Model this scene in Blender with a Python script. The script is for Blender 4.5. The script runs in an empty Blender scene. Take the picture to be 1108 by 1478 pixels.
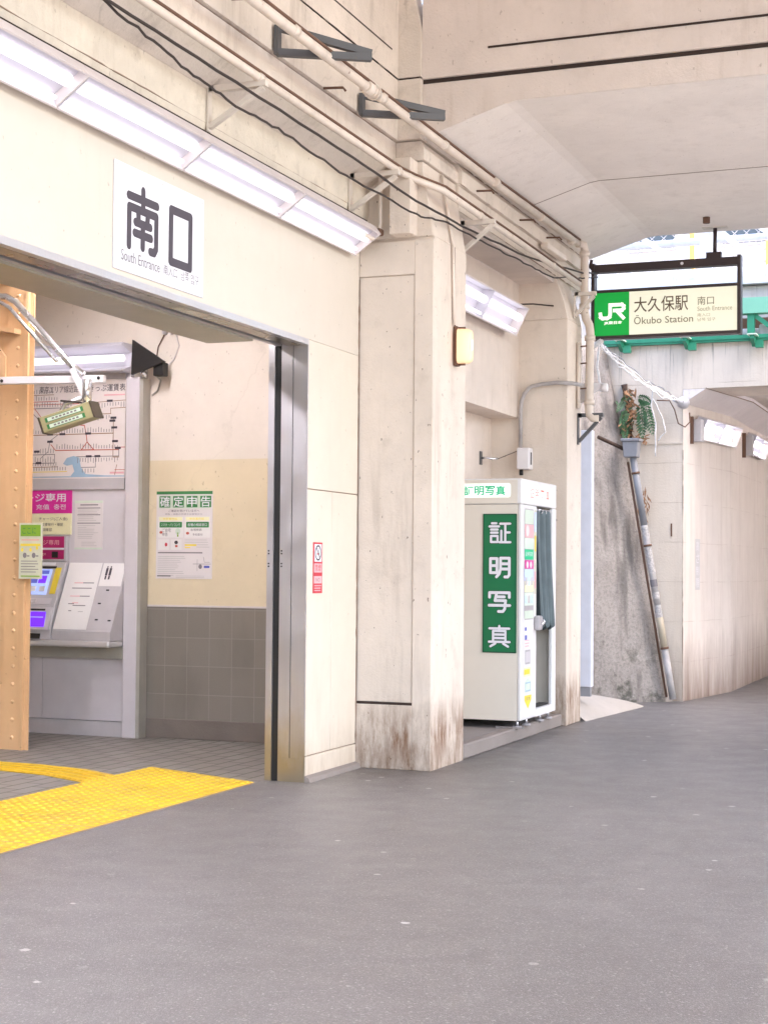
import bpy, bmesh, math, random
from mathutils import Matrix, Vector
rnd = random.Random(7)
scene = bpy.context.scene
COL = scene.collection

# ------------------------------------------------------------------ camera
cam = bpy.data.cameras.new("camera"); cam_o = bpy.data.objects.new("camera", cam); COL.objects.link(cam_o)
cam.sensor_fit = 'VERTICAL'; cam.sensor_height = 24.0; cam.lens = 2300 / 1478 * 24.0
cam.clip_start = 0.1; cam.clip_end = 500
cr = Vector((0.93253145, 0.36099802, 0.00809462)); cf = Vector((-0.36105008, 0.93186918, 0.03553416)); cd = Vector((-0.00528464, 0.0360593, -0.99933568))
cam_o.matrix_world = Matrix(((cr.x, -cd.x, -cf.x, 4.5567), (cr.y, -cd.y, -cf.y, 0.0), (cr.z, -cd.z, -cf.z, 1.5), (0, 0, 0, 1)))
scene.camera = cam_o

# ------------------------------------------------------------------ sky, sun, exposure
SUN_EL, SUN_AZ = math.radians(52), math.radians(92)      # azimuth from +Y towards +X
world = bpy.data.worlds.new("World"); scene.world = world; world.use_nodes = True
nt = world.node_tree
sky = nt.nodes.new('ShaderNodeTexSky'); sky.sky_type = 'NISHITA'; sky.sun_disc = False
sky.sun_elevation = SUN_EL; sky.sun_rotation = SUN_AZ; sky.air_density = 1.0; sky.dust_density = 3.0; sky.ozone_density = 1.0
nt.links.new(sky.outputs['Color'], nt.nodes['Background'].inputs['Color'])
nt.nodes['Background'].inputs['Strength'].default_value = 0.15
sun = bpy.data.lights.new("sun", 'SUN'); sun.energy = 2.25; sun.angle = math.radians(3); sun.color = (1.0, 0.965, 0.945)
sun_o = bpy.data.objects.new("sun", sun); COL.objects.link(sun_o)
sd = Vector((math.sin(SUN_AZ) * math.cos(SUN_EL), math.cos(SUN_AZ) * math.cos(SUN_EL), math.sin(SUN_EL)))
sun_o.rotation_euler = sd.to_track_quat('Z', 'Y').to_euler()
scene.view_settings.view_transform = 'Standard'; scene.view_settings.look = 'None'
scene.view_settings.exposure = 2.95; scene.view_settings.gamma = 1.0
scene.cycles.use_denoising = True
scene.cycles.max_bounces = 12; scene.cycles.diffuse_bounces = 7; scene.cycles.glossy_bounces = 4
scene.cycles.sample_clamp_indirect = 6.0
TUBE = 0.30; HALL_FILL = 17.0                                                # tube emission: seen lights, and the added hall ceiling row

# ------------------------------------------------------------------ materials
def new_mat(name):
    m = bpy.data.materials.new(name); m.use_nodes = True
    return m, m.node_tree, m.node_tree.nodes['Principled BSDF']
def node(t, kind, **kw):
    n = t.nodes.new(kind)
    for k, v in kw.items():
        if k in n.inputs: n.inputs[k].default_value = v
        else: setattr(n, k, v)
    return n
def c4(c): return (c[0], c[1], c[2], 1.0)
def mixc(t, fac, a, b, mode='MIX'):
    n = t.nodes.new('ShaderNodeMix'); n.data_type = 'RGBA'; n.blend_type = mode
    for i, v in ((0, fac), (6, a), (7, b)):
        if isinstance(v, (int, float)): n.inputs[i].default_value = v
        elif isinstance(v, tuple): n.inputs[i].default_value = c4(v)
        else: t.links.new(v, n.inputs[i])
    return n.outputs[2]
def math_n(t, op, a, b=0.0, c=0.0):
    n = t.nodes.new('ShaderNodeMath'); n.operation = op
    for i, v in enumerate((a, b, c)):
        if isinstance(v, (int, float)): n.inputs[i].default_value = v
        else: t.links.new(v, n.inputs[i])
    return n.outputs[0]
def ramp(t, v, lo, hi, a=0.0, b=1.0):
    n = t.nodes.new('ShaderNodeMapRange'); n.clamp = True
    t.links.new(v, n.inputs[0])
    for i, x in ((1, lo), (2, hi), (3, a), (4, b)): n.inputs[i].default_value = x
    return n.outputs[0]
def noise(t, vec, scale, detail=4.0, rough=0.55):
    n = node(t, 'ShaderNodeTexNoise', Scale=scale, Detail=detail, Roughness=rough)
    t.links.new(vec, n.inputs['Vector']); return n.outputs['Fac']
def scaled(t, vec, s):
    n = t.nodes.new('ShaderNodeMapping'); n.inputs['Scale'].default_value = s
    t.links.new(vec, n.inputs['Vector']); return n.outputs['Vector']
def position(t): return t.nodes.new('ShaderNodeNewGeometry').outputs['Position']
def sepz(t, vec):
    n = t.nodes.new('ShaderNodeSeparateXYZ'); t.links.new(vec, n.inputs[0]); return n.outputs
def bump(t, b, h, strength, dist=0.01):
    n = node(t, 'ShaderNodeBump', Strength=strength, Distance=dist); t.links.new(h, n.inputs['Height']); t.links.new(n.outputs[0], b.inputs['Normal'])

def flat(name, col, rough=0.6, metal=0.0, emit=0.0, var=0.06, scale=6.0, spec=0.5):
    """paint, plastic or print: a base colour with a little uneven wear"""
    m, t, b = new_mat(name); p = position(t)
    f = noise(t, p, scale, 3)
    c = mixc(t, ramp(t, f, 0.3, 0.7), tuple(x * (1 - var) for x in col), tuple(min(1, x * (1 + var)) for x in col))
    t.links.new(c, b.inputs['Base Color'])
    b.inputs['Roughness'].default_value = rough; b.inputs['Metallic'].default_value = metal
    b.inputs['Specular IOR Level'].default_value = spec
    if emit: b.inputs['Emission Color'].default_value = c4(col); b.inputs['Emission Strength'].default_value = emit
    return m

def plaster(name, col, stain=(0.30, 0.20, 0.12), var=0.10, grit=0.25, streak=0.0, base_dirt=0.0, dirt_h=1.0, rust=0.0, rough=0.8, blotch=0.0, fine=60.0, chips=0.35, cracks=0.0):
    m, t, b = new_mat(name); p = position(t); z = sepz(t, p)[2]
    big = noise(t, p, 1.3, 5, 0.6); med = noise(t, p, 9, 4, 0.6)
    c = mixc(t, ramp(t, big, 0.3, 0.7), tuple(x * (1 - var) for x in col), tuple(min(1, x * (1 + var * .6)) for x in col))
    c = mixc(t, ramp(t, med, 0.35, 0.75, 0, 0.35), c, tuple(x * (1 - var * 1.3) for x in col))
    if blotch:
        bl = noise(t, p, 3.2, 8, 0.7)
        c = mixc(t, ramp(t, bl, 0.55, 0.72, 0, blotch), c, tuple(0.55 * x + 0.25 * s for x, s in zip(col, stain)))
    # small chips and specks
    sp = noise(t, scaled(t, p, (1, 1, 0.6)), 34, 3, 0.5)
    c = mixc(t, ramp(t, sp, 0.70, 0.735, 0, chips), c, tuple(0.55 * s for s in stain))
    if streak:
        s1 = noise(t, scaled(t, p, (4.5, 4.5, 0.5)), 1.6, 8, 0.7)
        s2 = noise(t, p, 1.1, 3)
        f = math_n(t, 'MULTIPLY', ramp(t, s1, 0.52, 0.75), ramp(t, s2, 0.35, 0.65))
        c = mixc(t, math_n(t, 'MULTIPLY', f, streak), c, stain)
    if base_dirt:
        h = math_n(t, 'ADD', z, math_n(t, 'MULTIPLY', noise(t, scaled(t, p, (3.2, 3.2, 0.7)), 1.5, 8, 0.72), -dirt_h * 1.1))
        f = ramp(t, h, -dirt_h * 0.62, dirt_h * 0.02, 1, 0)
        d2 = noise(t, scaled(t, p, (8, 8, 2.2)), 2.2, 8, 0.72)
        f = math_n(t, 'MULTIPLY', f, ramp(t, d2, 0.32, 0.62, 0.25, 1))
        c = mixc(t, math_n(t, 'MULTIPLY', f, base_dirt), c, stain)
    if rust:
        r1 = noise(t, scaled(t, p, (6, 6, 1.3)), 1.5, 8, 0.72)
        f = math_n(t, 'MULTIPLY', ramp(t, r1, 0.44, 0.58), ramp(t, z, 0.25, 0.52, 0.9, 0))
        f2 = math_n(t, 'MULTIPLY', ramp(t, z, 0.0, 0.22), f)
        c = mixc(t, math_n(t, 'MULTIPLY', f2, rust), c, (0.19, 0.10, 0.055))
    if cracks:
        wv = t.nodes.new('ShaderNodeTexVoronoi'); wv.feature = 'DISTANCE_TO_EDGE'; wv.inputs['Scale'].default_value = 0.55
        wp = t.nodes.new('ShaderNodeVectorMath'); wp.operation = 'ADD'
        nn = node(t, 'ShaderNodeTexNoise', Scale=2.5, Detail=6.0); t.links.new(p, nn.inputs['Vector'])
        sc_ = t.nodes.new('ShaderNodeVectorMath'); sc_.operation = 'SCALE'; sc_.inputs['Scale'].default_value = 0.5
        t.links.new(nn.outputs['Color'], sc_.inputs[0]); t.links.new(p, wp.inputs[0]); t.links.new(sc_.outputs[0], wp.inputs[1])
        t.links.new(wp.outputs[0], wv.inputs['Vector'])
        f = math_n(t, 'MULTIPLY', ramp(t, wv.outputs['Distance'], 0.0, 0.006, 1, 0), ramp(t, noise(t, p, 1.7, 2), 0.45, 0.6))
        c = mixc(t, math_n(t, 'MULTIPLY', f, cracks), c, tuple(0.5 * s for s in stain))
    t.links.new(c, b.inputs['Base Color'])
    b.inputs['Roughness'].default_value = rough; b.inputs['Specular IOR Level'].default_value = 0.3
    g = math_n(t, 'ADD', noise(t, p, fine, 3, 0.6), math_n(t, 'MULTIPLY', big, 2.0))
    bump(t, b, g, grit, 0.008)
    return m

def steel(name, col=(0.55, 0.54, 0.55), rough=0.32, dirty=False):
    m, t, b = new_mat(name); p = position(t); z = sepz(t, p)[2]
    f = noise(t, scaled(t, p, (60, 60, 0.8)), 3, 3)
    c = mixc(t, f, tuple(x * .86 for x in col), col)
    if dirty:
        h = math_n(t, 'ADD', z, math_n(t, 'MULTIPLY', noise(t, scaled(t, p, (5, 5, 2)), 2, 5), -0.5))
        c = mixc(t, ramp(t, h, -0.1, 0.22, 0.8, 0), c, (0.40, 0.33, 0.20))
    t.links.new(c, b.inputs['Base Color']); b.inputs['Metallic'].default_value = 0.85
    r = ramp(t, noise(t, p, 5, 4), 0.3, 0.7, rough - 0.06, rough + 0.12); t.links.new(r, b.inputs['Roughness'])
    bump(t, b, f, 0.04, 0.002)
    return m

def asphalt_mat():
    m, t, b = new_mat('asphalt'); p = position(t)
    big = noise(t, p, 0.45, 5, 0.6); med = noise(t, p, 3.5, 5, 0.65); g = noise(t, p, 130, 3, 0.7)
    c = mixc(t, ramp(t, big, 0.3, 0.7), (0.135, 0.122, 0.118), (0.185, 0.170, 0.168))
    c = mixc(t, ramp(t, med, 0.55, 0.75, 0, 0.3), c, (0.150, 0.138, 0.128))
    v = t.nodes.new('ShaderNodeTexVoronoi'); v.inputs['Scale'].default_value = 190; t.links.new(p, v.inputs['Vector'])
    gr = node(t, 'ShaderNodeSeparateColor'); t.links.new(v.outputs['Color'], gr.inputs[0])
    c = mixc(t, ramp(t, gr.outputs[0], 0, 1, 0, 0.6), c, (0.080, 0.074, 0.072))
    c = mixc(t, ramp(t, gr.outputs[1], 0.86, 1.0, 0, 0.65), c, (0.42, 0.40, 0.40))
    patch = noise(t, p, 0.8, 7, 0.7)
    c = mixc(t, ramp(t, patch, 0.56, 0.62, 0, 0.22), c, (0.11, 0.10, 0.096))
    worn = noise(t, scaled(t, p, (1.6, 0.35, 1)), 1.0, 5, 0.6)
    c = mixc(t, ramp(t, worn, 0.55, 0.75, 0, 0.22), c, (0.26, 0.24, 0.24))
    gum = t.nodes.new('ShaderNodeTexVoronoi'); gum.inputs['Scale'].default_value = 2.3; t.links.new(p, gum.inputs['Vector'])
    c = mixc(t, ramp(t, math_n(t, 'ADD', gum.outputs['Distance'], math_n(t, 'MULTIPLY', noise(t, p, 30, 2), 0.03)), 0.055, 0.07, 0.5, 0), c, (0.10, 0.092, 0.09))
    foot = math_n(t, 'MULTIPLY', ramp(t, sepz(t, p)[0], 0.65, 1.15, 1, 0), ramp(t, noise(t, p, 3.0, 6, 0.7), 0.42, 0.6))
    c = mixc(t, math_n(t, 'MULTIPLY', foot, ramp(t, sepz(t, p)[1], 9.9, 11.2, 0, 0.85)), c, (0.085, 0.072, 0.062))  # stain at the column foot, deepened as a painted contact shadow
    mid = noise(t, p, 60, 4, 0.8)
    c = mixc(t, ramp(t, mid, 0.5, 0.72, 0, 0.65), c, (0.085, 0.077, 0.075)); c = mixc(t, ramp(t, mid, 0.46, 0.28, 0, 0.5), c, (0.36, 0.34, 0.34))
    v3 = t.nodes.new('ShaderNodeTexVoronoi'); v3.inputs['Scale'].default_value = 38.0; t.links.new(p, v3.inputs['Vector'])
    s3 = node(t, 'ShaderNodeSeparateColor'); t.links.new(v3.outputs['Color'], s3.inputs[0])
    c = mixc(t, math_n(t, 'MULTIPLY', ramp(t, v3.outputs['Distance'], 0.16, 0.24, 1, 0), ramp(t, s3.outputs[0], 0.80, 0.84, 0, 0.6)), c, (0.46, 0.44, 0.44))
    # trodden-in pale flecks
    v2 = t.nodes.new('ShaderNodeTexVoronoi'); v2.inputs['Scale'].default_value = 5.0; t.links.new(p, v2.inputs['Vector'])
    s2 = node(t, 'ShaderNodeSeparateColor'); t.links.new(v2.outputs['Color'], s2.inputs[0])
    wob = math_n(t, 'MULTIPLY', noise(t, p, 60, 3), 0.10)
    d = math_n(t, 'ADD', math_n(t, 'ADD', v2.outputs['Distance'], wob), math_n(t, 'MULTIPLY', s2.outputs[2], 0.085))
    f = math_n(t, 'MULTIPLY', ramp(t, d, 0.145, 0.17, 1, 0), ramp(t, s2.outputs[0], 0.40, 0.45))
    f = math_n(t, 'MULTIPLY', f, ramp(t, s2.outputs[1], 0, 1, 0.1, 0.9))
    c = mixc(t, f, c, (0.60, 0.58, 0.57))
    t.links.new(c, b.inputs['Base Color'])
    t.links.new(ramp(t, med, 0.3, 0.7, 0.33, 0.46), b.inputs['Roughness']); b.inputs['Specular IOR Level'].default_value = 1.0
    h = math_n(t, 'ADD', math_n(t, 'MULTIPLY', v.outputs['Distance'], -1.0), g)
    bump(t, b, h, 0.32, 0.005)
    return m

def paver_mat():
    m, t, b = new_mat('floor_pavers'); p = position(t)
    br = t.nodes.new('ShaderNodeTexBrick'); br.offset = 0.5
    mp = t.nodes.new('ShaderNodeMapping'); mp.inputs['Rotation'].default_value = (0, 0, math.radians(90)); t.links.new(p, mp.inputs['Vector'])
    t.links.new(mp.outputs[0], br.inputs['Vector'])
    for k, v in (('Scale', 1.0), ('Brick Width', 0.30), ('Row Height', 0.145), ('Mortar Size', 0.009), ('Mortar Smooth', 0.1), ('Bias', 0.0)): br.inputs[k].default_value = v
    br.inputs['Color1'].default_value = (0.235, 0.215, 0.195, 1); br.inputs['Color2'].default_value = (0.285, 0.262, 0.238, 1); br.inputs['Mortar'].default_value = (0.05, 0.042, 0.036, 1)
    c = mixc(t, ramp(t, noise(t, p, 1.6, 5), 0.4, 0.7, 0, 0.4), br.outputs['Color'], (0.17, 0.15, 0.13))
    c = mixc(t, ramp(t, noise(t, p, 70, 3), 0.3, 0.8, 0, 0.3), c, (0.13, 0.115, 0.10))
    t.links.new(c, b.inputs['Base Color']); b.inputs['Roughness'].default_value = 0.55
    bump(t, b, math_n(t, 'SUBTRACT', 1.0, br.outputs['Fac']), 0.5, 0.006)
    return m

def tile_mat():
    m, t, b = new_mat('wall_tiles'); p = position(t)
    xyz = sepz(t, p); cb = t.nodes.new('ShaderNodeCombineXYZ')
    t.links.new(math_n(t, 'ADD', xyz[0], 0.12), cb.inputs[0]); t.links.new(math_n(t, 'ADD', xyz[2], 0.105), cb.inputs[1])
    br = t.nodes.new('ShaderNodeTexBrick'); br.offset = 0.0; t.links.new(cb.outputs[0], br.inputs['Vector'])
    for k, v in (('Scale', 1.0), ('Brick Width', 0.2175), ('Row Height', 0.247), ('Mortar Size', 0.003), ('Mortar Smooth', 0.3)): br.inputs[k].default_value = v
    br.inputs['Color1'].default_value = (0.225, 0.200, 0.170, 1); br.inputs['Color2'].default_value = (0.250, 0.222, 0.190, 1); br.inputs['Mortar'].default_value = (0.33, 0.30, 0.265, 1)
    c = mixc(t, ramp(t, noise(t, p, 160, 2), 0.3, 0.75, 0, 0.35), br.outputs['Color'], (0.14, 0.12, 0.10))
    c = mixc(t, ramp(t, noise(t, scaled(t, p, (2, 2, .7)), 1.5, 4), 0.5, 0.75, 0, 0.35), c, (0.13, 0.11, 0.09))
    t.links.new(c, b.inputs['Base Color']); b.inputs['Roughness'].default_value = 0.4
    bump(t, b, math_n(t, 'SUBTRACT', 1.0, br.outputs['Fac']), 0.3, 0.003)
    return m

def stone_mat():
    m, t, b = new_mat('weathered_stone'); p = position(t); z = sepz(t, p)[2]
    n1 = noise(t, p, 2.2, 7, 0.7); n2 = noise(t, p, 30, 5, 0.7); n3 = noise(t, scaled(t, p, (5, 5, 0.6)), 1.4, 5)
    c = mixc(t, ramp(t, n1, 0.3, 0.7), (0.27, 0.235, 0.215), (0.40, 0.355, 0.325))
    c = mixc(t, ramp(t, n2, 0.48, 0.72, 0, 0.55), c, (0.10, 0.085, 0.075))
    c = mixc(t, math_n(t, 'MULTIPLY', ramp(t, n3, 0.5, 0.68), 0.65), c, (0.085, 0.075, 0.07))
    c = mixc(t, math_n(t, 'MULTIPLY', ramp(t, noise(t, p, 22, 6, 0.75), 0.62, 0.7), ramp(t, z, 0.2, 2.2, 0.6, 0.1)), c, (0.62, 0.58, 0.56))
    c = mixc(t, math_n(t, 'MULTIPLY', ramp(t, noise(t, p, 4, 5, 0.7), 0.5, 0.62), ramp(t, z, 0.2, 1.0, 0.8, 0.0)), c, (0.055, 0.055, 0.04))
    t.links.new(c, b.inputs['Base Color']); b.inputs['Roughness'].default_value = 0.9
    bump(t, b, math_n(t, 'ADD', n2, math_n(t, 'MULTIPLY', n1, 2)), 0.45, 0.025)
    return m

def form_concrete(name, col, stain=(0.33, 0.24, 0.19), dirt=0.8):
    """board-marked concrete with vertical runs and dirt at the foot"""
    m, t, b = new_mat(name); p = position(t); z = sepz(t, p)[2]
    n1 = noise(t, p, 1.1, 6, 0.65); st = noise(t, scaled(t, p, (6, 6, 0.55)), 1.3, 8, 0.72)
    c = mixc(t, ramp(t, n1, 0.3, 0.7), tuple(x * .87 for x in col), col)
    c = mixc(t, ramp(t, st, 0.48, 0.72, 0, 0.5), c, tuple(0.5 * x + .5 * s for x, s in zip(col, stain)))
    # horizontal board seams
    w = math_n(t, 'FRACT', math_n(t, 'ADD', math_n(t, 'MULTIPLY', z, 1.0 / 0.46), math_n(t, 'MULTIPLY', noise(t, p, 2, 3), 0.05)))
    seam = math_n(t, 'MULTIPLY', ramp(t, w, 0.0, 0.018, 1, 0), ramp(t, noise(t, p, 2.3, 4), 0.42, 0.6))
    c = mixc(t, math_n(t, 'MULTIPLY', seam, 0.5), c, stain)
    h = math_n(t, 'ADD', z, math_n(t, 'MULTIPLY', noise(t, scaled(t, p, (4, 4, 0.5)), 1.3, 8, 0.74), -1.5))
    c = mixc(t, math_n(t, 'MULTIPLY', ramp(t, h, -0.95, 0.05, 1, 0), dirt), c, tuple(x * .7 for x in stain))
    # dark weeping below the girder seat
    hi = math_n(t, 'MULTIPLY', ramp(t, z, 3.55, 4.1), ramp(t, noise(t, scaled(t, p, (14, 14, 0.5)), 1.3, 6, 0.75), 0.56, 0.68))
    c = mixc(t, math_n(t, 'MULTIPLY', hi, 0.75), c, (0.10, 0.095, 0.08))
    t.links.new(c, b.inputs['Base Color']); b.inputs['Roughness'].default_value = 0.85
    bump(t, b, math_n(t, 'ADD', math_n(t, 'MULTIPLY', seam, -1.5), noise(t, p, 45, 4)), 0.3, 0.01)
    return m

def rust_paint(name, col, chip=(0.10, 0.05, 0.025), amount=0.5, rough=0.45, grime=0.0):
    m, t, b = new_mat(name); p = position(t); z = sepz(t, p)[2]
    n1 = noise(t, p, 2.5, 5); n2 = noise(t, p, 14, 5, 0.7)
    c = mixc(t, ramp(t, n1, 0.3, 0.7), tuple(x * .85 for x in col), col)
    c = mixc(t, ramp(t, noise(t, scaled(t, p, (10, 10, 1)), 1, 4), 0.52, 0.7, 0, 0.3), c, tuple(x * .6 for x in col))
    c = mixc(t, math_n(t, 'MULTIPLY', ramp(t, n2, 0.66, 0.70), amount), c, chip)
    t.links.new(c, b.inputs['Base Color']); b.inputs['Roughness'].default_value = rough
    if grime:
        g = noise(t, p, 2.6, 8, 0.75)
        c = mixc(t, ramp(t, g, 0.46, 0.66, 0, grime), c, tuple(x * .45 + .03 for x in col)); t.links.new(c, b.inputs['Base Color'])
    bump(t, b, n2, 0.12, 0.004)
    return m

def glow(name, col, strength):
    m, t, b = new_mat(name); b.inputs['Base Color'].default_value = c4(col)
    b.inputs['Emission Color'].default_value = c4(col); b.inputs['Emission Strength'].default_value = strength; b.inputs['Roughness'].default_value = 0.4
    return m

CREAM = (0.70, 0.605, 0.50)
M = {}
M['fascia'] = plaster('cream_fascia_paint', (0.62, 0.555, 0.475), var=0.05, grit=0.10, rough=0.5, streak=0.12)
M['panel'] = plaster('cream_panel_paint', (0.66, 0.585, 0.49), var=0.06, grit=0.12, rough=0.55, base_dirt=0.5, dirt_h=0.7, streak=0.12)
M['column'] = plaster('cream_column_paint', (0.69, 0.60, 0.515), stain=(0.17, 0.105, 0.065), var=0.10, grit=0.4, base_dirt=0.95, dirt_h=1.0, rust=1.0, streak=0.4, blotch=0.42, chips=0.8)
M['upper'] = plaster('grimy_upper_wall', (0.69, 0.61, 0.53), stain=(0.20, 0.14, 0.10), var=0.14, grit=0.6, streak=0.5, blotch=0.6, cracks=0.3)
M['gritty'] = plaster('rough_rendered_beam', (0.67, 0.60, 0.50), stain=(0.24, 0.16, 0.09), var=0.18, grit=1.0, blotch=0.8, streak=0.3, fine=35)
M['vault'] = plaster('white_vault_paint', (0.88, 0.815, 0.755), var=0.07, grit=0.3, blotch=0.22, streak=0.22)
M['endface'] = plaster('buff_vault_end', (0.69, 0.605, 0.545), var=0.10, grit=0.45, blotch=0.3, streak=0.35)
M['niche'] = plaster('niche_wall_paint', (0.67, 0.58, 0.51), var=0.12, grit=0.4, streak=0.3, blotch=0.25)
M['hall_upper'] = plaster('hall_cream_paint', (0.72, 0.645, 0.56), var=0.08, grit=0.25, blotch=0.12, cracks=0.1)
M['hall_tan'] = plaster('hall_tan_paint', (0.68, 0.575, 0.40), var=0.07, grit=0.2, cracks=0.1)
M['hall_dark'] = plaster('hall_stone_skirting', (0.20, 0.165, 0.14), var=0.2, grit=0.6, stain=(0.08, 0.06, 0.05))
M['soffit'] = flat('olive_soffit_panel', (0.36, 0.33, 0.26), 0.4, 0.3)
M['steel'] = steel('brushed_steel', (0.62, 0.60, 0.62), 0.38, dirty=True)
M['steel_dark'] = steel('worn_dark_steel', (0.33, 0.30, 0.27), 0.25)
M['slot'] = flat('black_rubber_slot', (0.012, 0.011, 0.011), 0.6)
M['gap'] = flat('dark_joint_filler', (0.035, 0.022, 0.017), 0.9)
M['gapline'] = flat('brown_seam_line', (0.27, 0.19, 0.14), 0.9)
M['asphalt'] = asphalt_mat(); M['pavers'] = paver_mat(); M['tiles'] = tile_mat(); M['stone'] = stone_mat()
M['kerb'] = plaster('kerb_concrete', (0.26, 0.225, 0.205), var=0.15, grit=0.6, stain=(0.1, 0.08, 0.07))
M['pave'] = plaster('pavement_concrete', (0.26, 0.235, 0.225), var=0.15, grit=0.5, stain=(0.10, 0.08, 0.07))
M['wedge'] = plaster('pale_mortar', (0.43, 0.385, 0.345), var=0.1, grit=0.5)
M['abut'] = form_concrete('abutment_concrete', (0.70, 0.61, 0.52))
M['tunnel'] = form_concrete('tunnel_concrete', (0.70, 0.62, 0.56), stain=(0.26, 0.17, 0.13), dirt=1.0)
M['haunch'] = plaster('haunch_concrete', (0.74, 0.68, 0.67), var=0.1, grit=0.4, streak=0.2)
M['yellow'] = rust_paint('tactile_yellow', (0.74, 0.46, 0.010), chip=(0.30, 0.18, 0.02), amount=0.12, rough=0.42, grime=0.5)
M['yellow_top'] = rust_paint('tactile_yellow_blister', (0.80, 0.53, 0.02), chip=(0.30, 0.18, 0.02), amount=0.1, rough=0.4, grime=0.5)
M['orange'] = rust_paint('orange_steel_paint', (0.72, 0.45, 0.24), chip=(0.16, 0.07, 0.03), amount=0.45)
M['pipe'] = rust_paint('cream_pipe_paint', (0.74, 0.64, 0.55), chip=(0.20, 0.10, 0.06), amount=0.8)
M['pipe_brown'] = rust_paint('rusty_iron', (0.16, 0.085, 0.055), amount=0.5, rough=0.8)
M['bracket_grey'] = rust_paint('dark_grey_bracket', (0.095, 0.095, 0.10), amount=0.25)
M['bracket_white'] = rust_paint('cream_bracket', (0.72, 0.64, 0.56), amount=0.5)
M['cable'] = flat('black_cable', (0.035, 0.024, 0.020), 0.7)
M['cable_white'] = flat('white_taped_cable', (0.72, 0.70, 0.70), 0.6, var=0.2, scale=40)
M['housing'] = flat('white_lamp_housing', (0.62, 0.56, 0.55), 0.5)
M['reflector'] = flat('white_reflector', (0.50, 0.48, 0.53), 0.4, var=0.01)
M['hall_fill'] = glow('lit_hall_fill', (0.98, 0.96, 1.0), HALL_FILL)  # for the ceiling row added out of view in the hall
M['tube'] = glow('lit_fluorescent_tube', (0.98, 0.95, 1.0), TUBE)
M['tube_far'] = glow('lit_tunnel_tube', (0.98, 0.95, 1.0), 0.36)
M['tube_fill'] = glow('lit_tunnel_fill', (1.0, 0.96, 0.95), 17.0)  # for the unseen lights added across the tunnel
M['amber'] = glow('lit_amber_cover', (0.90, 0.56, 0.33), 0.08)
M['amber_hot'] = glow('lit_amber_bulb', (1.0, 0.80, 0.50), 0.4)
M['white'] = flat('white_plate', (0.74, 0.73, 0.77), 0.45, var=0.02)
M['paper'] = flat('white_paper', (0.74, 0.71, 0.69), 0.7, var=0.02)
M['ink'] = flat('charcoal_lettering', (0.055, 0.045, 0.06), 0.5)
M['ink_soft'] = flat('grey_print', (0.20, 0.18, 0.19), 0.7)
M['ink_faint'] = flat('pale_grey_print', (0.50, 0.47, 0.46), 0.7)
M['green'] = flat('deep_green_sign', (0.004, 0.155, 0.055), 0.4, var=0.03)
M['green_dark'] = flat('dark_green_outline', (0.004, 0.055, 0.03), 0.5)
M['booth'] = flat('ivory_booth_panel', (0.70, 0.645, 0.56), 0.35, var=0.015)
M['booth_white'] = flat('white_booth_front', (0.72, 0.70, 0.69), 0.35, var=0.01)
M['booth_grey'] = flat('grey_booth_fitting', (0.40, 0.37, 0.38), 0.4)
M['booth_in'] = flat('booth_interior', (0.42, 0.40, 0.37), 0.5)
M['lightbox_g'] = glow('lit_white_lightbox', (0.90, 1.0, 0.93), 0.055)
M['lightbox_w'] = glow('lit_white_front_box', (1.0, 0.97, 0.96), 0.055)
M['neon_green'] = glow('lit_green_lettering', (0.0, 0.42, 0.19), 0.05)
M['pink_print'] = glow('lit_pink_lettering', (0.75, 0.20, 0.17), 0.03)
M['curtain'] = flat('slate_curtain', (0.115, 0.145, 0.155), 0.85, var=0.12)
M['chrome'] = steel('chrome_fitting', (0.7, 0.69, 0.7), 0.2)
M['jr_green'] = glow('lit_green_sign', (0.0, 0.36, 0.045), 0.05)
M['jr_cream'] = glow('lit_cream_sign', (0.80, 0.78, 0.62), 0.06)
M['jr_ink'] = flat('brown_sign_lettering', (0.13, 0.085, 0.05), 0.6)
M['jr_ink2'] = flat('grey_sign_lettering', (0.22, 0.19, 0.11), 0.6)
M['jr_ink3'] = flat('faint_sign_lettering', (0.40, 0.36, 0.22), 0.6)
M['jr_white'] = glow('lit_white_emblem', (0.9, 0.9, 0.78), 0.10)
M['frame_dark'] = rust_paint('dark_sign_frame', (0.045, 0.028, 0.028), amount=0.3)
M['counter_metal'] = flat('satin_counter_metal', (0.66, 0.64, 0.64), 0.35, 0.4, var=0.02)
M['magenta'] = flat('magenta_board', (0.66, 0.022, 0.30), 0.45)
M['crimson'] = flat('crimson_machine_panel', (0.40, 0.012, 0.12), 0.4)
M['paleyellow'] = flat('pale_yellow_board', (0.80, 0.76, 0.48), 0.5)
M['sheet_yellow'] = flat('yellow_print', (0.80, 0.62, 0.06), 0.6)
M['bay'] = flat('light_grey_bay_panel', (0.60, 0.56, 0.58), 0.42, var=0.03)
M['bay_edge'] = flat('grey_bay_frame', (0.48, 0.45, 0.46), 0.4)
M['post_side'] = flat('olive_post_side', (0.37, 0.35, 0.305), 0.45)
M['machine'] = flat('grey_machine_shell', (0.50, 0.48, 0.50), 0.35)
M['screen'] = glow('lit_blue_screen', (0.35, 0.45, 0.85), 0.10)
M['screen_dark'] = glow('lit_navy_screen', (0.05, 0.06, 0.25), 0.2)
M['violet'] = glow('lit_violet_reader', (0.12, 0.02, 0.85), 0.18)
M['black'] = flat('black_plastic', (0.015, 0.013, 0.013), 0.5)
M['map_paper'] = flat('route_map_paper', (0.76, 0.69, 0.66), 0.5, var=0.02)
M['map_red'] = flat('red_route_line', (0.50, 0.10, 0.07), 0.6)
M['map_brown'] = flat('brown_route_line', (0.33, 0.20, 0.12), 0.6)
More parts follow.
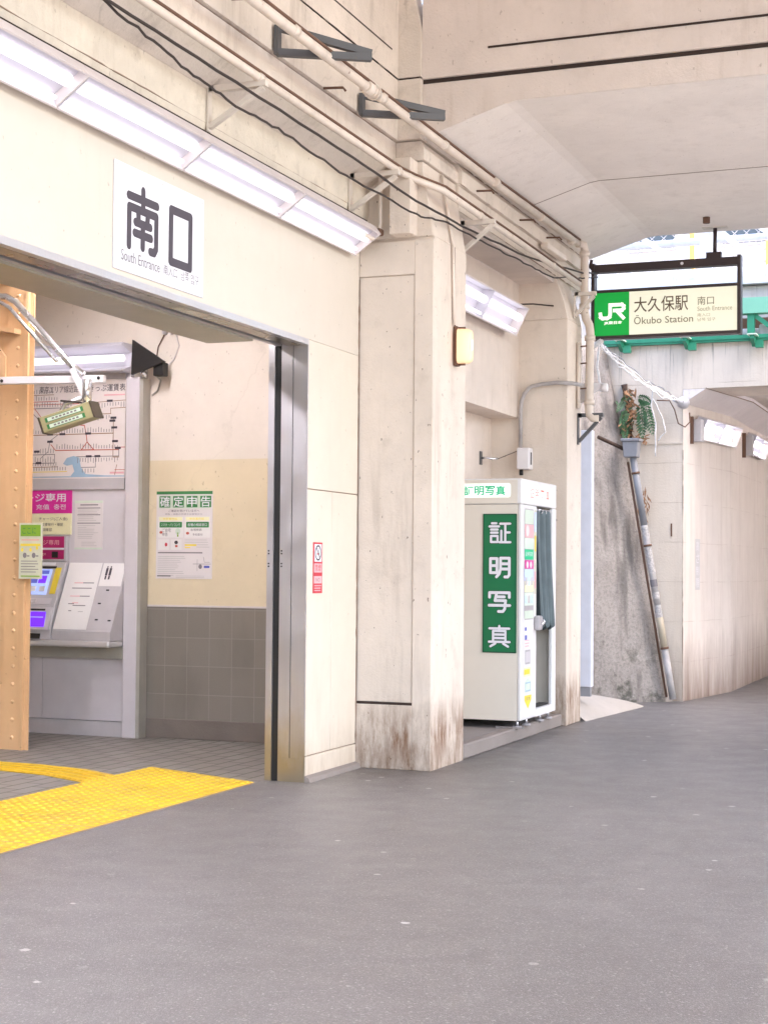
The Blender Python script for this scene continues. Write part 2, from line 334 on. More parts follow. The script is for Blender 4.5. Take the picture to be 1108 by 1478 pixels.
M['map_grey'] = flat('grey_route_line', (0.22, 0.20, 0.20), 0.6)
M['map_blue'] = flat('pale_blue_bay', (0.33, 0.47, 0.60), 0.6)
M['poster_paper'] = flat('poster_paper', (0.68, 0.63, 0.62), 0.5, var=0.02)
M['poster_green'] = flat('poster_green', (0.04, 0.20, 0.06), 0.5)
M['poster_mint'] = flat('poster_mint', (0.58, 0.66, 0.55), 0.5)
M['lime'] = flat('lime_card_header', (0.20, 0.36, 0.03), 0.5)
M['card'] = flat('card_paper', (0.58, 0.57, 0.44), 0.5)
M['red_sticker'] = flat('red_sticker', (0.52, 0.03, 0.05), 0.5)
M['pink_sticker'] = flat('pink_sticker_block', (0.74, 0.40, 0.42), 0.5)
M['olive_box'] = flat('olive_sign_box', (0.36, 0.32, 0.17), 0.5)
M['dark_box'] = flat('dark_brown_box_side', (0.06, 0.045, 0.03), 0.5)
M['strip_white'] = flat('pale_green_strip', (0.62, 0.72, 0.60), 0.5)
M['bridge_green'] = rust_paint('green_bridge_paint', (0.03, 0.27, 0.155), amount=0.2)
M['bridge_pale'] = rust_paint('pale_green_bridge_paint', (0.22, 0.52, 0.36), amount=0.15)
M['truss'] = rust_paint('white_truss_paint', (0.64, 0.62, 0.63), amount=0.2)
M['duct'] = flat('pale_duct_cover', (0.72, 0.68, 0.66), 0.6, var=0.15, scale=3)
M['parapet'] = form_concrete('stained_parapet', (0.56, 0.50, 0.46))
M['post_yellow'] = flat('yellow_fence_post', (0.80, 0.48, 0.12), 0.5)
M['wire'] = flat('galvanised_wire', (0.42, 0.38, 0.37), 0.5)
M['strip_blue'] = flat('pale_blue_sheet', (0.64, 0.65, 0.72), 0.4)
M['drain_grey'] = flat('grey_drain_plastic', (0.24, 0.24, 0.26), 0.5, var=0.1)
M['drain_pale'] = flat('pale_drain_plastic', (0.40, 0.37, 0.36), 0.6, var=0.2)
M['drain_tan'] = flat('tan_drain_wrap', (0.46, 0.39, 0.29), 0.6, var=0.1)
M['sticker_grey'] = flat('worn_sticker', (0.42, 0.39, 0.38), 0.6, var=0.35, scale=45)
M['fern'] = flat('fern_green', (0.035, 0.095, 0.03), 0.6, var=0.4, scale=30)
M['fern_pale'] = flat('pale_fern', (0.06, 0.11, 0.05), 0.6, var=0.4, scale=30)
M['dead_leaf'] = flat('dead_leaf', (0.33, 0.17, 0.085), 0.8, var=0.4, scale=30)
M['soil'] = flat('dark_root_soil', (0.06, 0.035, 0.025), 0.9, var=0.4, scale=25)
M['porcelain'] = flat('grey_insulator', (0.48, 0.47, 0.50), 0.3)
M['building'] = plaster('far_building_paint', (0.60, 0.54, 0.50), var=0.1, grit=0.2)
M['window'] = flat('far_window_glass', (0.06, 0.07, 0.08), 0.1)
M['box_white'] = flat('white_junction_box', (0.72, 0.69, 0.70), 0.4)

# ------------------------------------------------------------------ builders
def wobble(pts, n, amp, seed):
    r = random.Random(seed); P_ = [Vector(p) for p in pts]; out = []
    for a0, b0 in zip(P_, P_[1:]):
        for k in range(n): out.append(a0.lerp(b0, k/n) + Vector((0, r.uniform(-amp, amp), r.uniform(-amp, amp))))
    return out + [P_[-1]]
class MB:
    def __init__(s): s.v = []; s.f = []; s.sm = []
    def add(s, verts, faces, smooth=False):
        o = len(s.v); s.v += [Vector(v) for v in verts]; s.f += [[o + i for i in f] for f in faces]; s.sm += [smooth] * len(faces); return s
    def box(s, a, b):
        x0, x1 = sorted((a[0], b[0])); y0, y1 = sorted((a[1], b[1])); z0, z1 = sorted((a[2], b[2]))
        return s.add([(x0,y0,z0),(x1,y0,z0),(x1,y1,z0),(x0,y1,z0),(x0,y0,z1),(x1,y0,z1),(x1,y1,z1),(x0,y1,z1)],
                     [(0,3,2,1),(4,5,6,7),(0,1,5,4),(1,2,6,5),(2,3,7,6),(3,0,4,7)])
    def prism(s, poly, a, b, axis='y'):
        """poly: 2-D outline in the plane normal to axis (y: x,z; x: y,z; z: x,y), extruded from a to b"""
        n = len(poly)
        def p(q, t): return {'y': (q[0], t, q[1]), 'x': (t, q[0], q[1]), 'z': (q[0], q[1], t)}[axis]
        vs = [p(q, a) for q in poly] + [p(q, b) for q in poly]
        fs = [tuple(range(n)), tuple(range(2 * n - 1, n - 1, -1))] + [(i, i + n, (i + 1) % n + n, (i + 1) % n) for i in range(n)]
        return s.add(vs, fs)
    def loft(s, poly_a, poly_b):
        n = len(poly_a)
        return s.add(list(poly_a) + list(poly_b), [tuple(range(n)), tuple(range(2 * n - 1, n - 1, -1))] + [(i, i + n, (i + 1) % n + n, (i + 1) % n) for i in range(n)])
    def tube(s, pts, r, n=10, caps=True, smooth=True, radii=None):
        pts = [Vector(p) for p in pts]; rings = []; up = None
        for i, p in enumerate(pts):
            d = (pts[min(i + 1, len(pts) - 1)] - pts[max(i - 1, 0)]).normalized()
            if up is None:
                up = Vector((0, 0, 1)) if abs(d.z) < 0.9 else Vector((1, 0, 0))
            u = d.cross(up).normalized(); w = u.cross(d).normalized(); up = w
            rr = radii[i] if radii else r
            rings.append([p + (u * math.cos(2 * math.pi * k / n) + w * math.sin(2 * math.pi * k / n)) * rr for k in range(n)])
        vs = [v for ring in rings for v in ring]; fs = []
        for i in range(len(pts) - 1):
            for k in range(n): fs.append((i*n+k, i*n+(k+1)%n, (i+1)*n+(k+1)%n, (i+1)*n+k))
        s.add(vs, fs, smooth)
        if caps:
            o = len(s.v) - len(vs)
            s.f += [[o + k for k in range(n)][::-1], [o + (len(pts)-1)*n + k for k in range(n)]]; s.sm += [False, False]
        return s
    def bar(s, a, b, w, h=None, up=(0, 0, 1)):
        """square bar from a to b"""
        a, b = Vector(a), Vector(b); d = (b - a).normalized(); h = h or w
        u = d.cross(Vector(up)); u = (u if u.length > 1e-4 else d.cross(Vector((1, 0, 0)))).normalized(); v = u.cross(d).normalized()
        c = [(-1,-1),(1,-1),(1,1),(-1,1)]
        return s.loft([a + u*x*w/2 + v*y*h/2 for x, y in c], [b + u*x*w/2 + v*y*h/2 for x, y in c])
    def dome(s, c, r, hgt, n=8):
        c = Vector(c); vs = []
        for k, (rr, hh) in enumerate(((1, 0), (0.75, 0.75), (0.35, 1.0))):
            vs += [c + Vector((math.cos(2*math.pi*i/n)*r*rr, math.sin(2*math.pi*i/n)*r*rr, hgt*hh)) for i in range(n)]
        fs = [(k*n+i, k*n+(i+1)%n, (k+1)*n+(i+1)%n, (k+1)*n+i) for k in range(2) for i in range(n)] + [tuple(range(2*n, 3*n))]
        return s.add(vs, fs, True)
    def build(s, name, mat, parent=None, bevel=0.0, seg=1, fix=True):
        me = bpy.data.meshes.new(name); off = parent_world(parent)
        me.from_pydata([v - off for v in s.v], [], s.f); me.update()
        for p, sm in zip(me.polygons, s.sm): p.use_smooth = sm
        if fix:
            bm = bmesh.new(); bm.from_mesh(me); bmesh.ops.recalc_face_normals(bm, faces=bm.faces); bm.to_mesh(me); bm.free()
        me.materials.append(M[mat] if isinstance(mat, str) else mat)
        o = bpy.data.objects.new(name, me); COL.objects.link(o)
        if parent: o.parent = parent
        if bevel:
            md = o.modifiers.new('bevel', 'BEVEL'); md.width = bevel; md.segments = seg; md.limit_method = 'ANGLE'; md.angle_limit = math.radians(40)
        return o
def parent_world(p):
    v = Vector((0, 0, 0))
    while p is not None: v += p.location; p = p.parent
    return v
def tag(o, label=None, cat=None, group=None, kind=None):
    if label: o['label'] = label
    if cat: o['category'] = cat
    if group: o['group'] = group
    if kind: o['kind'] = kind
    return o
def thing(name, loc, label, cat, group=None):
    o = bpy.data.objects.new(name, None); COL.objects.link(o); o.location = loc; o.empty_display_size = 0.2
    return tag(o, label, cat, group)
def copy_tree(o, parent=None):
    c = o.copy(); COL.objects.link(c); c.parent = parent
    for ch in list(o.children): copy_tree(ch, c)
    return c
def box(a, b): return MB().box(a, b)

FX = (Vector((0, 1, 0)), Vector((0, 0, 1)), Vector((1, 0, 0)))      # on a face looking to +X
FY = (Vector((1, 0, 0)), Vector((0, 0, 1)), Vector((0, -1, 0)))     # on a face looking to -Y
class Art:
    """flat printed matter on a face: origin is the lower left corner, sizes in metres; layers stand 0.8 mm apart"""
    def __init__(s, origin, frame, lift=0.001): s.o = Vector(origin); s.fr = frame; s.mb = {}; s.lift = lift; s.n = 0
    def P(s, x, y, layer): return s.o + s.fr[0]*x + s.fr[1]*y + s.fr[2]*(s.lift + layer*0.0008)
    def g(s, key): return s.mb.setdefault(key, MB())
    def poly(s, pts, layer, key): s.g(key).add([s.P(x, y, layer) for x, y in pts], [tuple(range(len(pts)))]); return s
    def rect(s, x0, y0, x1, y1, layer, key): return s.poly([(x0,y0),(x1,y0),(x1,y1),(x0,y1)], layer, key)
    def rrect(s, x0, y0, x1, y1, r, layer, key):
        pts = []
        for cx, cy, a in ((x1-r, y1-r, 0), (x0+r, y1-r, 90), (x0+r, y0+r, 180), (x1-r, y0+r, 270)):
            pts += [(cx + r*math.cos(math.radians(a+d)), cy + r*math.sin(math.radians(a+d))) for d in (0, 30, 60, 90)]
        return s.poly(pts, layer, key)
    def disc(s, cx, cy, rx, ry, layer, key, n=20): return s.poly([(cx+rx*math.cos(2*math.pi*k/n), cy+ry*math.sin(2*math.pi*k/n)) for k in range(n)], layer, key)
    def line(s, pts, w, layer, key, caps=False):
        for (x0, y0), (x1, y1) in zip(pts, pts[1:]):
            L = math.hypot(x1-x0, y1-y0) or 1e-6; nx, ny = -(y1-y0)/L*w/2, (x1-x0)/L*w/2
            ex, ey = ((x1-x0)/L*w/2, (y1-y0)/L*w/2) if not caps else (0, 0)
            s.n += 1; j = layer + (s.n % 40) * 0.012
            if caps:
                a0 = math.atan2(y1-y0, x1-x0); pts2 = []
                for k in range(9): a = a0 - math.pi/2 + math.pi*k/8; pts2.append((x1 + w/2*math.cos(a), y1 + w/2*math.sin(a)))
                for k in range(9): a = a0 + math.pi/2 + math.pi*k/8; pts2.append((x0 + w/2*math.cos(a), y0 + w/2*math.sin(a)))
                s.poly(pts2, j, key)
            else:
                s.poly([(x0-ex+nx*-1, y0-ey-ny), (x1+ex-nx, y1+ey-ny), (x1+ex+nx, y1+ey+ny), (x0-ex+nx, y0-ey+ny)], j, key)
        return s
    def text(s, body, x, y, h, layer, key, width=None, bold=0.0):
        """lettering with its lower left at x, y, h tall, squeezed to width if given"""
        cu = bpy.data.curves.new('t', 'FONT'); cu.body = body; cu.size = 1.0; cu.offset = bold; cu.resolution_u = 3
        ob = bpy.data.objects.new('t', cu); COL.objects.link(ob)
        me = bpy.data.meshes.new_from_object(ob.evaluated_get(bpy.context.evaluated_depsgraph_get()))
        bpy.data.objects.remove(ob); bpy.data.curves.remove(cu)
        if not len(me.vertices): return s
        xs = [v.co.x for v in me.vertices]; ys = [v.co.y for v in me.vertices]
        x0, y0 = min(xs), min(ys); sy = h / (max(ys) - y0); sx = sy if width is None else width / (max(xs) - x0)
        s.g(key).add([s.P(x + (v.co.x - x0)*sx, y + (v.co.y - y0)*sy, layer) for v in me.vertices], [tuple(p.vertices) for p in me.polygons])
        bpy.data.meshes.remove(me); return s
    def glyph(s, ch, x, y, w, h, sw, layer, key):
        for st in GLYPH[ch]: s.line([(x + px/100*w, y + py/100*h) for px, py in st], sw, layer, key, caps=True)
        return s
    def bars(s, x0, x1, y, n, dy, hgt, layer, key, ragged=0.3):
        for i in range(n): s.rect(x0, y - i*dy, x1 - (x1-x0)*ragged*rnd.random(), y - i*dy + hgt, layer, key)
        return s
    def build(s, parent, names):
        for key, m in s.mb.items():
            m.build(names.get(key, 'print'), key.split('|')[0], parent, fix=False)
GLYPH = {
 '南': [[(6,84),(94,84)], [(50,100),(50,66)], [(8,2),(8,66),(92,66),(92,12),(86,4),(74,4)], [(35,62),(37,46)], [(65,62),(63,46)], [(27,44),(73,44)], [(25,26),(75,26)], [(50,44),(50,6)]],
 '口': [[(8,4),(8,96),(92,96),(92,4),(8,4)]],
 '証': [[(14,96),(34,96)], [(3,81),(46,81)], [(10,66),(40,66)], [(10,51),(40,51)], [(10,6),(10,35),(40,35),(40,6),(10,6)], [(52,94),(97,94)], [(75,94),(75,6)], [(75,52),(95,52)], [(57,60),(57,6)], [(49,5),(98,5)]],
 '明': [[(8,24),(8,92),(38,92),(38,24),(8,24)], [(8,58),(38,58)], [(54,94),(54,44),(49,20),(36,4)], [(54,94),(94,94),(94,14),(87,4),(74,4)], [(54,67),(94,67)], [(54,42),(94,42)]],
 '写': [[(5,72),(5,94),(95,94),(95,72)], [(36,86),(30,56),(78,56),(74,16),(66,4),(46,4)], [(34,74),(72,74)], [(3,33),(97,33)]],
 '真': [[(5,88),(95,88)], [(50,100),(50,78)], [(22,24),(22,76),(78,76),(78,24)], [(22,59),(78,59)], [(22,42),(78,42)], [(3,24),(97,24)], [(32,16),(10,2)], [(68,16),(90,2)]],
}

# ------------------------------------------------------------------ ground
def sheet(name, pts, z, mat, kind='structure'):
    return tag(MB().add([(x, y, z) for x, y in pts], [tuple(range(len(pts)))]).build(name, mat), kind=kind)
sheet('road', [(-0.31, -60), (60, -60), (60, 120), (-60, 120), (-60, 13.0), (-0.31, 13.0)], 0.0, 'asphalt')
sheet('station_floor', [(-9, 2.0), (-0.31, 2.0), (-0.31, 13.0), (-9, 13.0)], 0.0, 'pavers')
pv = MB().prism([(-0.4, 11.95), (0.50, 11.95), (0.50, 15.04), (-0.4, 15.04)], 0.001, 0.115, 'z')
tag(pv.build('pavement', 'pave'), kind='structure')
kb = MB().prism([(0.503, 12.0), (0.60, 12.0), (0.60, 14.99), (0.503, 14.99)], 0.0, 0.118, 'z')
kerb = tag(kb.build('kerb', 'kerb', bevel=0.012), kind='structure')

# ------------------------------------------------------------------ entrance wall: fascia, side panel, upper beam
w = thing('entrance_wall', (0, 10, 0), 'cream plastered entrance wall with steel edged opening and stepped beam above', 'wall')
Y0 = -6.0
MB().prism([(0.0, 3.118), (0.0, 4.10), (-0.30, 4.10), (-0.30, 3.118)], Y0, 11.2).build('fascia', 'fascia', w)
MB().prism([(0.0, 2.062), (0.0, 3.117), (-0.275, 3.117), (-0.275, 2.062)], 10.262, 11.2).build('side_panel', 'panel', w, bevel=0.003)
MB().prism([(0.0, 0.182), (0.0, 2.056), (-0.275, 2.056), (-0.275, 0.182)], 10.262, 10.712).build('side_panel', 'panel', w, bevel=0.003)
MB().prism([(0.0, 0.182), (0.0, 2.056), (-0.275, 2.056), (-0.275, 0.182)], 10.718, 11.2).build('side_panel', 'panel', w, bevel=0.003)
MB().box((-0.27, 10.27, 0.0), (-0.012, 11.19, 3.1)).build('panel_backing', 'gapline', w)
MB().prism([(0.004, 0.0), (0.004, 0.176), (-0.275, 0.176), (-0.275, 0.0)], 10.262, 11.2).build('baseboard', 'panel', w, bevel=0.006)
MB().prism([(0.004, 0.0), (0.05, 0.0), (0.035, 0.03), (0.004, 0.045)], 10.25, 11.2).build('mortar_fillet', 'kerb', w)
MB().prism([(-0.3, 4.101), (0.055, 4.101), (0.075, 4.19), (0.075, 4.40), (-0.3, 4.40)], Y0, 11.2).build('rendered_beam', 'gritty', w)
MB().prism([(-0.3, 4.401), (0.078, 4.401), (0.20, 4.47), (0.30, 4.555), (0.30, 4.72), (-0.3, 4.72)], Y0, 11.2).build('ledge', 'upper', w)
MB().prism([(-0.3, 4.728), (0.33, 4.728), (0.33, 5.183), (-0.3, 5.183)], Y0, 11.2).build('upper_beam', 'upper', w)
MB().prism([(-0.3, 4.715), (0.285, 4.715), (0.285, 5.6), (-0.3, 5.6)], Y0, 11.19).build('joint_filler', 'gap', w)
MB().prism([(-0.3, 5.199), (0.33, 5.199), (0.33, 6.9), (-0.3, 6.9)], Y0, 11.2).build('top_beam', 'upper', w)
MB().box((0.325, Y0, 5.375), (0.3312, 11.0, 5.387)).build('upper_groove', 'gap', w)

# steel frame of the opening
fr = thing('shutter_frame', (-0.14, 10.25, 0), 'brushed steel shutter frame round the wide entrance opening', 'door frame')
JY = 10.245
for x0, x1 in ((-0.30, -0.252), (-0.200, -0.112), (-0.106, 0.004)):
    zb = 0.0 if x1 < -0.2 else 0.165
    box((x0, JY, zb), (x1, JY + 0.015, 3.118)).build('jamb_plate', 'steel', fr)
box((-0.200, JY, 0.0), (0.004, JY + 0.0148, 0.1645)).build('jamb_plate', 'steel', fr)
box((-0.2515, JY + 0.0125, 0.0), (-0.2005, JY + 0.0165, 3.118)).build('guide_slot', 'slot', fr)
box((-0.112, JY + 0.008, 0.165), (-0.106, JY + 0.014, 3.118)).build('seam', 'slot', fr)
for x0, x1, mt, dz in ((-0.045, 0.006, 'steel', 0.0), (-0.16, -0.052, 'steel_dark', 0.0), (-0.245, -0.205, 'steel', 0.0)):
    box((x0, Y0, 3.075 + dz), (x1, JY, 3.117)).build('lintel_strip', mt, fr)
box((-0.205, Y0, 3.10), (-0.16, JY, 3.116)).build('lintel_slot', 'slot', fr)
box((-0.052, Y0, 3.10), (-0.045, JY, 3.116)).build('lintel_slot', 'slot', fr)
box((-0.60, Y0, 3.06), (-0.245, 9.87, 3.16)).build('soffit_panel', 'soffit', fr)
for z in (1.62, 1.60, 1.53, 1.51):
    for x in (-0.285, -0.185): MB().tube([(x, JY - 0.003, z), (x, JY + 0.002, z)], 0.006, 8).build('screw', 'slot', fr)

# ------------------------------------------------------------------ entrance name plate
s = thing('entrance_sign', (0.0, 8.11, 3.148), 'white square entrance sign lettered 南口 South Entrance on the fascia under the lights', 'sign')
box((0.001, 7.588, 3.146), (0.012, 8.640, 3.750)).build('plate', 'white', s, bevel=0.003)
a = Art((0.012, 7.588, 3.146), FX)
a.glyph('南', 0.128, 0.146, 0.365, 0.345, 0.049, 1, 'ink'); a.glyph('口', 0.615, 0.136, 0.285, 0.335, 0.052, 1, 'ink')
a.text('South Entrance', 0.075, 0.058, 0.062, 1, 'ink_soft', 0.435); a.text('南入口', 0.555, 0.060, 0.058, 1, 'ink_soft', 0.165); a.text('남쪽 입구', 0.765, 0.060, 0.060, 1, 'ink_soft', 0.225)
for x in (0.02, 0.53, 1.03):
    for y in (0.02, 0.58): a.disc(x, y, 0.007, 0.007, 1, 'ink_faint', 10)
a.build(s, {'ink': 'big_lettering', 'ink_soft': 'small_lettering', 'ink_faint': 'screw_heads'})

# ------------------------------------------------------------------ light fixtures
def tilted_light(name, q0, u, y0, segs, label, group, tube='tube', end='housing', rad=0.017, depth=0.12):
    """twin tube fixture along +Y: q0 upper outer edge of its open face (x, z), u across the face, segs lengths of its bays"""
    q0 = Vector((q0[0], 0, q0[1])); u = Vector((u[0], 0, u[1])); nn = Vector((-u.z, 0, u.x)).normalized(); y1 = y0 + sum(segs)
    t = thing(name, (q0.x, y0, q0.z), label, 'light fixture', group)
    def nq(f, o, y): p = q0 + u*f + nn*o; return Vector((p.x, y, p.z))
    def nprism(pts, a0, a1, nm, mat): return MB().loft([nq(f, o, a0) for f, o in pts], [nq(f, o, a1) for f, o in pts]).build(nm, mat, t)
    nprism([(-0.05, 0.0), (-0.05, -depth), (1.05, -depth), (1.05, 0.014), (1.0, 0.014), (1.0, -depth+0.015), (0.0, -depth+0.015), (0.0, 0.0)], y0, y1, 'housing', end)
    e = depth - 0.022
    nprism([(0.002, -0.004), (0.10, -e), (0.90, -e), (0.998, -0.004), (0.998, -depth+0.016), (0.002, -depth+0.016)], y0+0.001, y1-0.001, 'reflector', 'reflector')
    y = y0
    for k, sg in enumerate(segs):
        nprism([(0.003, -depth+0.02), (0.997, -depth+0.02), (0.997, 0.003), (0.003, 0.003)], y, y+0.011, 'divider', 'reflector')
        for f, rr_ in ((0.40, rad*2.0), (0.88, rad*0.7)): MB().tube([nq(f, -0.042 if f < 0.5 else -0.02, y+0.03), nq(f, -0.042 if f < 0.5 else -0.02, y+sg-0.03)], rr_, 12).build('tube', tube, t)
        y += sg
    nprism([(-0.05, -depth), (1.05, -depth), (1.05, 0.002), (-0.05, 0.002)], y1, y1+0.012, 'end_cap', end)
    return t
LG = 'fluorescent lights in a row over the entrance'
names = ['fluorescent trough light at the cut off left end of the row above the fascia',
         'fluorescent trough light above the left edge of the 南口 sign, second from the left',
         'fluorescent trough light above and right of the 南口 sign, third from the left',
         'fluorescent trough light at the right end of the row, beside the pillar']
t0 = tilted_light('fluorescent_light', (0.245, 3.988), (-0.185, -0.132), 9.645, [1.34], names[3], LG, depth=0.075, rad=0.017)
for k, y in ((2, 8.29), (1, 6.935), (0, 5.58)):
    c = copy_tree(t0); c.location.y = y; c['label'] = names[k]
MB().box((0.001, Y0, 4.03), (0.15, 10.98, 4.1005)).build('gap_shade_strip', 'gap', w)  # dark strip standing for the shade in the gap above the lights
cl = thing('light_feed_conduit', (0.1, 10.9, 3.98), 'thin cream conduit dropping from the ledge to the end of the light row', 'conduit')
MB().tube([(0.18, 10.85, 3.97), (0.19, 10.98, 3.96), (0.21, 11.06, 4.02), (0.215, 11.08, 4.10), (0.215, 11.08, 4.56)], 0.016, 8).build('pipe', 'pipe', cl)
box((0.16, 11.03, 4.0), (0.24, 11.10, 4.05)).build('elbow_box', 'pipe_brown', cl, bevel=0.01)

# ------------------------------------------------------------------ concrete columns
def column(yA, yB, label, near):
    t = thing('concrete_column', (0.3, yA, 0), label, 'column', 'concrete columns of the viaduct')
    x1 = 0.60
    if near:
        MB().prism([(-0.1, yA+0.02), (x1, yA+0.02), (x1, yB), (-0.1, yB)], 0, 4.0, 'z').build('shaft', 'column', t)
        # front facing leaf with a sunk panel
        for (a0, z0, a1, z1) in ((0.45, 0.0, x1, 3.98), (0.0, 0.0, 0.449, 0.480), (0.0, 3.72, 0.449, 3.98)):
            box((a0, yA, z0), (a1, yA+0.0199, z1)).build('face', 'column', t, bevel=0.004)
        box((0.0, yA+0.006, 0.480), (0.449, yA+0.0198, 0.4985)).build('joint_line', 'gap', t)
        box((0.002, yA+0.009, 0.499), (0.446, yA+0.0197, 3.715)).build('sunk_panel', 'column', t, bevel=0.004)
        # corbel
        MB().prism([(-0.1, 4.0), (0.60, 4.0), (0.51, 4.50), (0.51, 4.57), (-0.1, 4.57)], yA, yB).build('corbel', 'column', t, bevel=0.006)
        box((0.30, yA-0.16, 4.0), (0.47, yA-0.001, 4.57)).build('bracket_block', 'column', t, bevel=0.006)
        MB().prism([(0.301, 4.575), (0.53, 4.575), (0.53, 4.66), (0.50, 4.72), (0.301, 4.72)], yA-0.03, yB).build('ledge', 'upper', t, bevel=0.004)
        MB().prism([(0.331, 4.728), (0.51, 4.728), (0.51, 5.183), (0.331, 5.183)], yA-0.07, yA+0.1).build('pilaster', 'upper', t)
        MB().prism([(0.331, 5.199), (0.51, 5.199), (0.51, 5.56), (0.47, 5.75), (0.40, 6.1), (0.40, 6.9), (0.331, 6.9)], yA-0.07, yA+0.1).build('pilaster', 'upper', t)
        MB().prism([(0.331, 5.1), (0.49, 5.1), (0.49, 5.3), (0.331, 5.3)], yA-0.055, yA+0.1).build('joint_filler', 'gap', t)
    else:
        MB().prism([(-0.4, yA), (0.64, yA), (0.64, yB), (-0.4, yB)], 0, 3.94, 'z').build('shaft', 'column', t, bevel=0.006)
        MB().prism([(-0.4, 3.941), (0.64, 3.941), (0.60, 4.12), (0.50, 4.40), (-0.4, 4.40)], yA, yB).build('corbel', 'column', t, bevel=0.006)
    return t
column(11.2, 11.97, 'cream concrete column with rust stained foot between entrance and photo booth', True)
column(15.0, 15.55, 'cream concrete column right of the photo booth with conduit and drain pipe', False)

cc = MB()
cc.tube(wobble([(0.004, 11.196, 0.12), (0.004, 11.196, 3.7)], 60, 0.0, 5), 0.004, 5, radii=[0.002 + 0.006*random.Random(k).random()**2 for k in range(61)])
cc.build('corner_crack', 'gapline', w)
def dirt_line(p0, p1, n_, lo, hi, seed, parent, mat='gapline'):
    q = random.Random(seed); rad = []; cur = lo
    for k in range(n_+1):
        cur = min(hi, max(0.0006, cur + q.uniform(-1, 1)*(hi-lo)*0.35)); rad.append(cur if q.random() > 0.12 else 0.0006)
    MB().tube(wobble([p0, p1], n_, 0.0015, seed), lo, 5, radii=rad).build('dirt_line', mat, parent)
for k, (p0, p1, lo, hi) in enumerate((((0.301, 5.0, 4.556), (0.301, 11.1, 4.556), 0.001, 0.006), ((0.301, 5.0, 4.722), (0.301, 11.1, 4.722), 0.002, 0.008), ((0.20, 5.0, 4.471), (0.20, 11.0, 4.471), 0.001, 0.004),
        ((0.332, 5.0, 5.19), (0.332, 11.1, 5.19), 0.003, 0.007), ((0.076, 5.0, 4.192), (0.076, 11.0, 4.192), 0.001, 0.005), ((0.06, 5.0, 4.1), (0.06, 11.0, 4.1), 0.003, 0.011))):
    dirt_line(p0, p1, 90, lo, hi, 100+k, w, 'gap' if k in (3, 5) else 'gapline')
# niche between the columns
n = thing('niche_wall', (0.1, 13.5, 0), 'recessed cream niche wall behind the photo booth between two columns', 'wall')
MB().prism([(0.15, 2.985), (0.15, 4.30), (-0.5, 4.30), (-0.5, 2.985)], 11.97, 15.0).build('upper_wall', 'niche', n)
MB().prism([(-0.13, 0.0), (-0.13, 2.984), (-0.5, 2.984), (-0.5, 0.0)], 11.97, 15.0).build('recess_wall', 'niche', n)
MB().prism([(0.15, 4.301), (0.50, 4.301), (0.50, 4.36), (0.15, 4.50)], 11.97, 15.0).build('ceiling', 'niche', n)
bm_ = thing('edge_beam', (0.4, 13.5, 4.36), 'long cream stepped edge beam carrying pipes over the niche', 'beam')
MB().prism([(0.501, 4.34), (0.53, 4.36), (0.53, 4.56), (0.15, 4.56), (0.15, 4.505)], 11.975, 16.2).build('lower_step', 'upper', bm_)
MB().prism([(0.15, 4.561), (0.56, 4.561), (0.56, 4.68), (0.52, 4.74), (0.15, 4.74)], 11.975, 16.2).build('ledge', 'upper', bm_)

# ------------------------------------------------------------------ viaduct slab over the road
for k, (p0, p1, lo, hi) in enumerate((((0.562, 11.9, 4.562), (0.562, 16.2, 4.562), 0.001, 0.006), ((0.521, 11.9, 4.741), (0.521, 16.2, 4.741), 0.002, 0.008), ((0.531, 11.9, 4.359), (0.531, 16.1, 4.359), 0.001, 0.005))):
    dirt_line(p0, p1, 60, lo, hi, 120+k, bm_)
v = thing('viaduct_slab', (3, 13.7, 4.95), 'broad buff concrete viaduct deck with chamfered white underside over the road', 'viaduct')
prof = [(0.50, 4.742), (0.575, 4.763), (1.16, 4.945), (1.24, 4.957), (7.8, 4.975), (8.6, 4.745), (9.4, 4.745)]
MB().prism(prof + [(9.4, 5.152), (0.50, 5.152)], 11.2, 16.25).build('vault', 'vault', v)
# end face stands 4 mm before the vault, in bands between the joints
MB().prism([(0.511, 4.755), (0.575, 4.766), (1.16, 4.949), (1.24, 4.961), (7.8, 4.978), (8.6, 4.75), (9.4, 4.75), (9.4, 5.152), (0.511, 5.152)], 11.19, 11.196).build('end_face', 'endface', v)
box((0.511, 11.185, 5.1525), (9.4, 16.2, 5.1835)).build('joint_filler', 'gap', v)
box((0.511, 11.16, 5.184), (9.4, 11.6, 6.9)).build('end_face', 'endface', v)
box((1.03, 11.152, 5.360), (9.4, 11.1595, 5.375)).build('drip_groove', 'gap', v)
box((0.15, 11.61, 5.184), (9.4, 16.25, 5.6)).build('deck', 'endface', v)
for (ya, t_) in ((13.75, 0.003),):
    MB().loft([(0.575, ya, 4.7595), (1.16, ya, 4.9415), (1.24, ya, 4.9535), (7.8, ya, 4.9715), (7.8, ya, 4.974), (1.24, ya, 4.956), (1.16, ya, 4.944), (0.575, ya, 4.762)],
              [(0.575, ya+t_*3, 4.7595), (1.16, ya+t_*3, 4.9415), (1.24, ya+t_*3, 4.9535), (7.8, ya+t_*3, 4.9715), (7.8, ya+t_*3, 4.974), (1.24, ya+t_*3, 4.956), (1.16, ya+t_*3, 4.944), (0.575, ya+t_*3, 4.762)]).build('formwork_seam', 'gapline', v)
MB().tube([(1.883, 15.55, 4.975), (1.883, 15.55, 4.90)], 0.035, 10).build('drain_stub', 'pipe_brown', v)

box((-0.3, 11.21, 4.7415), (0.4985, 16.25, 5.1825)).build('seat', 'upper', v)
